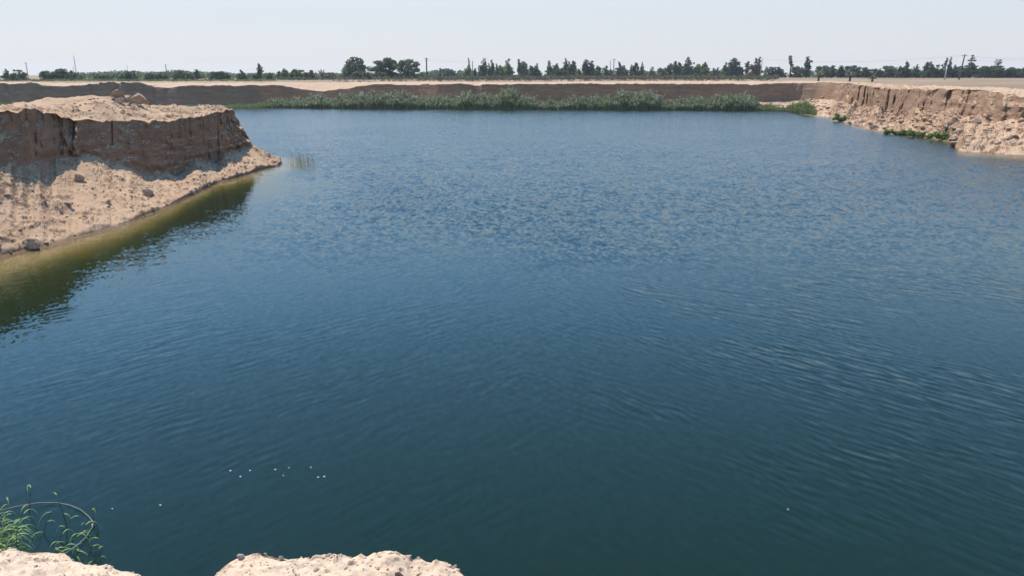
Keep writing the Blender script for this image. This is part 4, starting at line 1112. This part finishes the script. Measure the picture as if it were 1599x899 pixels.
# ------------------------------------------------------------------ shrubs at the foot of the right bank
def shrub(px, py, wpx, hpx, label, seed, mat=m_shrub):
    p = at_z(px, py, 0.25); Y = p[1]
    w = 1.45 * wpx * Y / FOC; h = 0.95 * hpx * Y / FOC
    rg = np.random.RandomState(seed)
    root = empty('shrub', (p[0], Y + 0.3, 0.0)); tag(root, label, 'shrub', 'green shrubs along the right waterline')
    lm = [(rg.uniform(-.6, .6) * w, rg.uniform(-.35, .35) * w, 0.05 + h * rg.uniform(0.15, 0.75), w * rg.uniform(.1, .2), w * .16, h * rg.uniform(.15, .3)) for _ in range(11)]
    lm.append((0, 0, 0.05 + h * 0.25, w * .5, w * .35, h * .28))
    v, f = leaf_cloud(lump_points(rg, lm, 520, 0.3), 0.2 + 0.07 * h, rg)
    link('foliage', mesh_from('foliage', v, f, mat, None, False), root)
    M = Mesher()
    for k in range(5):
        c = lm[k]; M.tube([(c[0] * .2, c[1] * .2, -0.3), (c[0] * .6, c[1] * .6, c[2] * .5), c[:3]], [0.05, 0.035, 0.012], 5)
    link('stems', M.mesh('stems', m_bark), root)
shrub(1315, 188, 13, 14, 'lone green shrub, farthest along the right waterline', 1)
shrub(1387, 207, 9, 8, 'smallest green shrub, left end of the shrub row below the right cliff', 2)
shrub(1403, 208, 11, 8, 'second shrub from the left in the row below the right cliff', 3)
shrub(1414, 209, 10, 9, 'narrow third shrub from the left in the row below the right cliff', 4)
shrub(1434, 211, 17, 10, 'wide low shrub in the middle of the right shrub row', 5)
shrub(1457, 213, 15, 10, 'low shrub just left of the largest shrub on the right', 6)
shrub(1479, 216, 23, 16, 'largest and nearest green shrub on the right waterline', 7)

# thin reeds in the shallows off the headland
def thin_reeds():
    rg = np.random.RandomState(9)
    M = Mesher()
    for k in range(95):
        px = 470 + rg.normal(0, 12); p = at_z(px, 257 + rg.uniform(-4, 3))
        h = rg.uniform(0.5, 1.35); a = rg.uniform(0, 6.28); ln = rg.uniform(0, 0.3)
        d = (math.cos(a), math.sin(a), 0)
        pts = [(p[0] + d[0] * ln * t * t, p[1] + d[1] * ln * t * t, -0.1 + h * t) for t in (0, .4, .75, 1)]
        M.blade(pts, [0.02, 0.024, 0.018, 0.004], (1, 0, 0))
    o = link('thin_reeds', M.mesh('thin_reeds', m_reed_pale, False)); tag(o, 'sparse thin reeds standing in the shallows off the headland tip', 'reeds', kind='stuff')
thin_reeds()

# ------------------------------------------------------------------ blocks and clods
ROCKS = [rock_mesh('clod', 400 + k, m_clod, 0.7) for k in range(4)]
BLOCKS = [rock_mesh('earth_block', 430 + k, m_clodred, 2.0, ICO4, 0.12) for k in range(3)]
rk = random.Random(11)
def project(Q):
    Q = Q.reshape(-1, 3); dz = Q[:, 2] - EYE
    dep = Q[:, 1] * math.cos(TILT) - dz * math.sin(TILT)
    up = Q[:, 1] * math.sin(TILT) + dz * math.cos(TILT)
    dep = np.where(dep > 0.3, dep, np.nan)
    return 799.5 + FOC * Q[:, 0] / dep, 449.5 - FOC * up / dep, dep
def picker(Q):
    px, py, dep = project(Q); flat = Q.reshape(-1, 3)
    ok = np.isfinite(dep) & (px > -120) & (px < 1720) & (py > 80) & (py < 960)
    px, py, dep, flat = px[ok], py[ok], dep[ok], flat[ok]
    def pick(a, b):
        d = np.hypot(px - a, py - b); r = max(2.5, d.min() + 0.5)
        c = np.where(d <= r)[0]
        return flat[c[np.argmin(dep[c] + 0.25 * d[c])]]
    return pick
pick_bank, pick_head, pick_near = picker(P_BANK), picker(P_HEAD), picker(Pn)
def boulder(name, px, py, Y, wpx, label, group, meshes, sink=0.25, cat='clod'):
    p = (pick_bank if px > 1000 else pick_head)(px, py + wpx * 0.25) if Y < 200 else at_y(px, py, Y)
    Y = p[1]; r = wpx * Y / FOC / 2 * (0.8 if name == 'clod' else 1.0)
    o = link(name, rk.choice(meshes)); o.location = (p[0], Y, p[2] + r * (0.45 - sink)); o.scale = (r, r, r * rk.uniform(0.8, 1.1)); o.rotation_euler = (rk.uniform(-.3, .3), rk.uniform(-.3, .3), rk.uniform(0, 6.28))
    return tag(o, label, cat, group)
g = 'fallen blocks on the right bank'
boulder('earth_block', 1527, 184, 101, 17, 'large brown block lying right below the right cliff face', g, BLOCKS, cat='block')
boulder('earth_block', 1543, 180, 101, 15, 'brown block leaning against the right cliff, beside the largest block', g, BLOCKS, cat='block')
boulder('earth_block', 1510, 187, 102, 9, 'small brown block left of the large block below the cliff', g, BLOCKS, cat='block')
boulder('earth_block', 1366, 195, 136, 17, 'big brown broken block low on the right bank near the water', g, BLOCKS, cat='block')
boulder('earth_block', 1327, 190, 152, 9, 'brown block at the water beside the lone far shrub', g, BLOCKS, cat='block')
boulder('earth_block', 1576, 212, 89, 19, 'dark brown block heap near the right edge of the photo', g, BLOCKS, cat='block')
boulder('earth_block', 1558, 219, 87, 13, 'dark block left of the heap near the right edge', g, BLOCKS, cat='block')
boulder('earth_block', 1595, 222, 87, 12, 'dark block cut by the right edge of the photo', g, BLOCKS, cat='block')
g = 'rubble on the headland crest'
for px, py, Y, wpx, lab in [(183, 152, 66, 26, 'tilted dark block leftmost on the headland crest'), (193, 147, 67, 13, 'small dark block topmost on the headland crest'), (206, 151, 66.5, 22, 'upright pointed block in the middle of the crest rubble'), (219, 156, 66, 34, 'largest reddish block at the right end of the crest rubble'), (202, 159, 64.5, 20, 'reddish block in front of the pointed one on the crest'), (190, 158, 65, 17, 'low block below the leftmost one on the crest')]:
    boulder('earth_block', px, py - 3, Y, wpx, lab, g, BLOCKS, -0.15, cat='block')
boulder('earth_block', 12, 150, 212, 13, 'pale heap of blocks under the far wall at far left', 'far blocks', BLOCKS, 0.1, cat='block')

g = 'clods on the headland slope'
for px, py, wpx, lab in [(98, 344, 14, 'largest dark clod low on the headland slope'), (108, 314, 22, 'long flat clod in the middle of the headland slope'), (96, 327, 11, 'clod just above the dark low clod on the headland slope'), (132, 336, 10, 'clod right of the low dark clod on the headland slope'),
                     (170, 312, 15, 'clod right of the long flat clod on the headland slope'), (234, 296, 34, 'biggest clod, at the headland cliff foot where the shadow dips'), (12, 302, 14, 'clod at the shadow edge at far left of the headland slope'), (50, 374, 36, 'wide dark lump above the waterline at left of the headland'), (128, 272, 30, 'pale lump at the shadow edge below the headland cliff'),
                     (33, 275, 10, 'small pale clod in the shadow at left of the headland'), (205, 322, 10, 'small clod low on the right part of the headland slope'), (300, 297, 12, 'clod near the waterline towards the headland tip')]:
    boulder('clod', px, py, 50, wpx, lab, g, ROCKS, 0.2)

def scatter(name, Q, keep, n, r0, r1, mats, label, cat, seed, src=ICO1, face_px=None):
    """loose small pieces lying on a surface: one uncountable mass"""
    rg = np.random.RandomState(seed)
    v0, f0 = src
    idx = np.where(keep.ravel())[0]
    c = Q.reshape(-1, 3)[rg.choice(idx, n)]
    r = r0 * (r1 / r0) ** (rg.uniform(0, 1, n) ** 2.2)
    V, Fc = [], []
    B = [v0 * (1 + 0.35 * fbm(v0[:, 0] * 1.5 + q, v0[:, 1] * 1.5, v0[:, 2] * 1.5, 2, seed + q))[:, None] for q in range(8)]
    k = len(v0)
    for i in range(n):
        a = rg.uniform(0, 6.28); ca, sa = math.cos(a), math.sin(a)
        w = B[i % 8] * r[i] * np.array([rg.uniform(.8, 1.3), rg.uniform(.7, 1.1), rg.uniform(.5, .85)])
        V.append(np.c_[w[:, 0] * ca - w[:, 1] * sa, w[:, 0] * sa + w[:, 1] * ca, w[:, 2]] + c[i] + np.array([rg.normal(0, .3) * r[i], rg.normal(0, .3) * r[i], r[i] * 0.15]))
        Fc.append(f0 + k * i)
    mi = np.repeat(rg.randint(0, len(mats), n), len(f0))
    o = link(name, mesh_from(name, np.concatenate(V), np.concatenate(Fc), mats, mi, False)); tag(o, label, cat, kind='stuff')
    return o
bz = P_BANK[..., 2]; ti = np.arange(P_BANK.shape[1])[None, :] + 0 * bz
keep = (ti > 8) & (ti < 7 + 62 + 6) & (P_BANK[..., 0] > 44) & (P_BANK[..., 1] > 60) & (P_BANK[..., 1] < 198) & (bz > 0.05)
scatter('rubble', P_BANK, keep, 2100, 0.06, 0.5, [m_bank, m_clod, m_bank], 'small fallen rubble covering the slope of the right bank', 'rubble', 501)
hz_ = P_HEAD[..., 2]; ti = np.arange(P_HEAD.shape[1])[None, :] + 0 * hz_
keep = (ti > 9) & ((ti < 8 + 90 + 4) | (ti > 8 + 90 + 64 + 2)) & (P_HEAD[..., 1] > 28) & (hz_ > 0.05)
scatter('loose_clods', P_HEAD, keep, 4200, 0.02, 0.13, [m_headland, m_clod, m_headland], 'small loose clods strewn over the sandy slope of the headland', 'clods', 502)
ti = np.arange(Pn.shape[1])[None, :] + 0 * Pn[..., 2]
keep = (ti > 22) & (Pn[..., 1] > 1.0) & (np.abs(Pn[..., 0]) < 7)
scatter('gravel', Pn, keep, 9500, 0.0012, 0.0062, [m_near, m_near, m_near, m_clod, m_stone], 'fine gravel and grit on the sandy edge in the foreground', 'gravel', 503)
keep = (ti > 22) & (ti < 190) & (Pn[..., 1] > 1.0) & (np.abs(Pn[..., 0]) < 7)
scatter('crumbled_clods', Pn, keep, 260, 0.004, 0.013, [m_near, m_near, m_clod], 'crumbled lumps of pale earth on the foreground edge', 'crumbs', 504, ICO2)
STONES = [rock_mesh('stone', 520 + k, m_stone, 0.6, ICO2) for k in range(3)]
GREYS = [rock_mesh('stone', 530 + k, m_stonegrey, 0.6, ICO2) for k in range(2)]
BROWN = rock_mesh('stone', 540, m_stonebrown, 0.3, ICO3, 0.12)
g = 'stones on the foreground edge'
for px, py, wpx, me, lab in [(420, 855, 7, STONES[0], 'little pale stone on the highest point of the right foreground mound'), (375, 861, 14, STONES[1], 'pale stone at the left shoulder of the right foreground mound'), (441, 871, 11, GREYS[0], 'grey stone on the sand below the highest foreground point'),
                             (516, 867, 16, STONES[2], 'pale rounded stone in the dip of the right foreground mound'), (713, 880, 8, STONES[0], 'pale stone at the right end of the foreground mound'), (637, 878, 13, GREYS[1], 'grey stone on the rough right part of the foreground mound'),
                             (621, 899, 22, BROWN, 'smooth brown stone cut off by the bottom edge of the photo'), (57, 885, 9, GREYS[0], 'grey pebble on the left foreground mound'), (86, 875, 8, STONES[1], 'pale pebble near the top of the left foreground mound'), (1536, 902, 13, STONES[2], 'small white stone peeking in at the bottom right')]:
    p = pick_near(px, py); dist = math.hypot(p[1], 8 - p[2]); r = wpx * dist / FOC / 2 * 0.8
    o = link('stone', me); o.location = (p[0], p[1], p[2] + 0.25 * r); o.scale = (r, r, r); o.rotation_euler = (rk.uniform(-.4, .4), rk.uniform(-.4, .4), rk.uniform(0, 6))
    tag(o, lab, 'stone', g)

# ------------------------------------------------------------------ white specks: small pale lumps set on the water
fv, ff = ICO2
SPECK = mesh_from('white_speck', fv * np.array([1, 0.8, 0.55]) * (1 + 0.2 * fbm(fv[:, 0] * 2, fv[:, 1] * 2, fv[:, 2] * 2, 2, 3))[:, None], ff, m_speck)
for px, py, s, lab in [(360, 735, 2.6, 'bright white speck at the left end of the speck cluster'), (375.5, 744, 2.3, 'white speck below and right of the leftmost speck of the cluster'), (390.5, 734.5, 2.1, 'white speck third from the left in the speck cluster'), (430, 733, 2.3, 'bright white speck in the middle of the speck cluster'),
                       (442.5, 742, 1.7, 'dim low speck in the middle of the speck cluster'), (451, 730, 1.6, 'faint upper speck in the middle of the speck cluster'), (485.5, 729.5, 1.9, 'topmost speck at the right of the speck cluster'), (497, 745, 2.4, 'left one of the two close white specks'), (506.5, 744, 2.4, 'right one of the two close white specks'),
                       (250.5, 788.5, 2.4, 'lone white speck on the water left of the cluster'), (175.5, 794, 1.9, 'small speck on the water right of the near reeds'), (1230.5, 795, 2.0, 'single white speck far right on the calm water')]:
    p = at_z(px, py, 0.0); dist = math.hypot(p[1], 8); r = s * dist / FOC / 2 * 1.35
    o = link('white_speck', SPECK); o.location = (p[0], p[1], 0.35 * r); o.scale = (r, r, r); tag(o, lab, 'water_speck', 'white specks on the water')

# ------------------------------------------------------------------ the reeds at bottom left
def reed_plant(px, py, height, lean, nleaf, label, seed, leaf=0.5):
    """one cane with drooping two-ranked leaves, rooted under water"""
    rg = random.Random(seed); p = at_z(px, py)
    root = empty('reed', p, 0); tag(root, label, 'reed', 'reeds at the foot of the near bank')
    a = rg.uniform(0, 6.28) if lean[0] is None else lean[0]
    pts = [Vector((math.cos(a) * lean[1] * t * t, math.sin(a) * lean[1] * t * t, -0.4 + (height + 0.4) * t)) for t in np.linspace(0, 1, 8)]
    link('stem', Mesher().tube(pts, [0.011 - 0.008 * t for t in np.linspace(0, 1, 8)], 6).mesh('stem', m_stem), root)
    M = Mesher()
    for k in range(nleaf):
        t = 0.3 + 0.7 * (k + 1) / nleaf
        i = min(6, int(t * 7)); q = pts[i].lerp(pts[i + 1], t * 7 - i)
        az = a + (0.4 if k % 2 else 3.5) + rg.uniform(-.7, .7); ln = leaf * rg.uniform(0.6, 1.25); rise = rg.uniform(0.25, 1.0); droop = rg.uniform(0.6, 1.4)
        d = Vector((math.cos(az), math.sin(az), 0))
        lp = [q + d * ln * u * (1 - 0.25 * u) + Vector((0, 0, ln * (rise * u - droop * u * u))) for u in np.linspace(0, 1, 6)]
        M.blade(lp, [0.014, 0.026, 0.03, 0.024, 0.014, 0.002], (-math.sin(az), math.cos(az), 0))
    link('leaves', M.mesh('leaves', m_near_leaf, True), root)
REEDS_ = [(-14, 868, 1.5, (0.4, .5), 16, 'leafy reed cut by the left edge, in the thick clump', .62), (4, 866, 1.45, (0.2, .4), 16, 'dense leafy reed at the left edge behind the foreground sand', .62), (18, 872, 1.25, (0.6, .5), 15, 'bushy reed second from the left edge in the thick clump', .6), (30, 868, 1.3, (0.3, .35), 14, 'bright leafy reed in the middle of the thick clump', .6),
          (43, 876, 1.35, (0.5, .3), 14, 'rightmost leafy reed of the thick clump', .58), (10, 880, 1.1, (5.8, .5), 14, 'low leafy reed at the front of the thick clump', .55), (60, 868, .9, (0.1, .7), 8, 'reed bent right just beyond the thick clump', .5),
          (5, 810, .75, (1.2, .15), 3, 'single thin reed standing in the water at the left edge', .34), (44, 800, .95, (1.5, .2), 3, 'thin reed with two raised leaves, topmost at left', .36), (106, 818, 1.15, (2.5, .25), 4, 'tall thin reed with leaves at its tip, right of centre in the sparse group', .4), (24, 835, .8, (0.9, .2), 7, 'sparse reed with hanging leaves behind the thick clump', .46),
          (62, 830, .85, (0.3, .25), 6, 'sparse reed in the loop of the arched cane', .42), (86, 840, .8, (0.2, .3), 7, 'leafy sparse reed in the middle of the loop', .46), (98, 850, .7, (0.4, .4), 7, 'spreading reed below the middle of the loop', .45), (122, 842, .55, (1.0, .2), 5, 'short reed inside the right end of the loop', .4),
          (146, 818, .6, (1.8, .1), 3, 'slim upright reed at the right outside the loop', .36), (128, 858, .5, (0.2, .3), 6, 'low reed with bent leaves near the loop end', .42), (136, 872, .4, (0.4, .2), 3, 'tiny reed just above the foreground sand, right of the loop', .3), (150, 880, .3, (0.7, .1), 2, 'smallest reed shoot farthest right by the sand', .25), (74, 866, .7, (5.9, .5), 7, 'reed lying low over the water beside the thick clump', .5), (112, 866, .5, (5.7, .3), 5, 'bent reed behind the edge of the left mound', .42)]
for k, (px, py, h, lean, nl, lab, lf) in enumerate(REEDS_):
    if nl > 12:
        reed_plant(px * 0.72 - 6, py + 14, h * 0.62, (lean[0], lean[1] * 0.5), int(nl * 2.0), lab, 600 + k, lf * 0.62)
    else:
        reed_plant(px, py + 4, h * 0.5, lean, max(2, int(nl * 0.6)), lab, 600 + k, lf * 0.72)
arc = [(-20, 799, .12), (0, 796, .1), (30, 789, .08), (60, 784, .05), (90, 784, .04), (110, 788, .03), (126, 795, .03), (138, 805, .02), (146, 815, .02), (144, 823, .02), (140, 828, .02)]
arc2 = [(140, 828, .02), (134, 838, .03), (124, 847, .05), (112, 856, .1), (98, 866, .15)]
M = Mesher()
for arr in (arc, arc2):
    M.tube([at_z(a, b, c) for a, b, c in arr], [0.005] * len(arr), 6)
o = link('fallen_cane', M.mesh('fallen_cane', m_cane)); tag(o, 'long dry cane bent in an arch over the water among the reeds', 'cane')

# ------------------------------------------------------------------ thin summer haze over the whole place
hm = bpy.data.materials.new('summer_haze'); hm.use_nodes = True
hn = hm.node_tree; hn.nodes.remove(hn.nodes['Principled BSDF'])
pv = hn.nodes.new('ShaderNodeVolumePrincipled')
pv.inputs['Color'].default_value = (0.95, 0.975, 1.0, 1); pv.inputs['Density'].default_value = 0.00018; pv.inputs['Anisotropy'].default_value = 0.2
hn.links.new(pv.outputs[0], hn.nodes['Material Output'].inputs['Volume'])
hv = [(x_, y_, z_) for x_ in (-2100, 2100) for y_ in (-1900, 2200) for z_ in (-13, 34)]
ho = link('haze', mesh_from('haze', hv, [(0, 1, 3, 2), (4, 6, 7, 5), (0, 4, 5, 1), (2, 3, 7, 6), (0, 2, 6, 4), (1, 5, 7, 3)], hm, None, False))
tag(ho, 'thin pale summer haze lying over the plain and the lake', 'haze', kind='stuff')
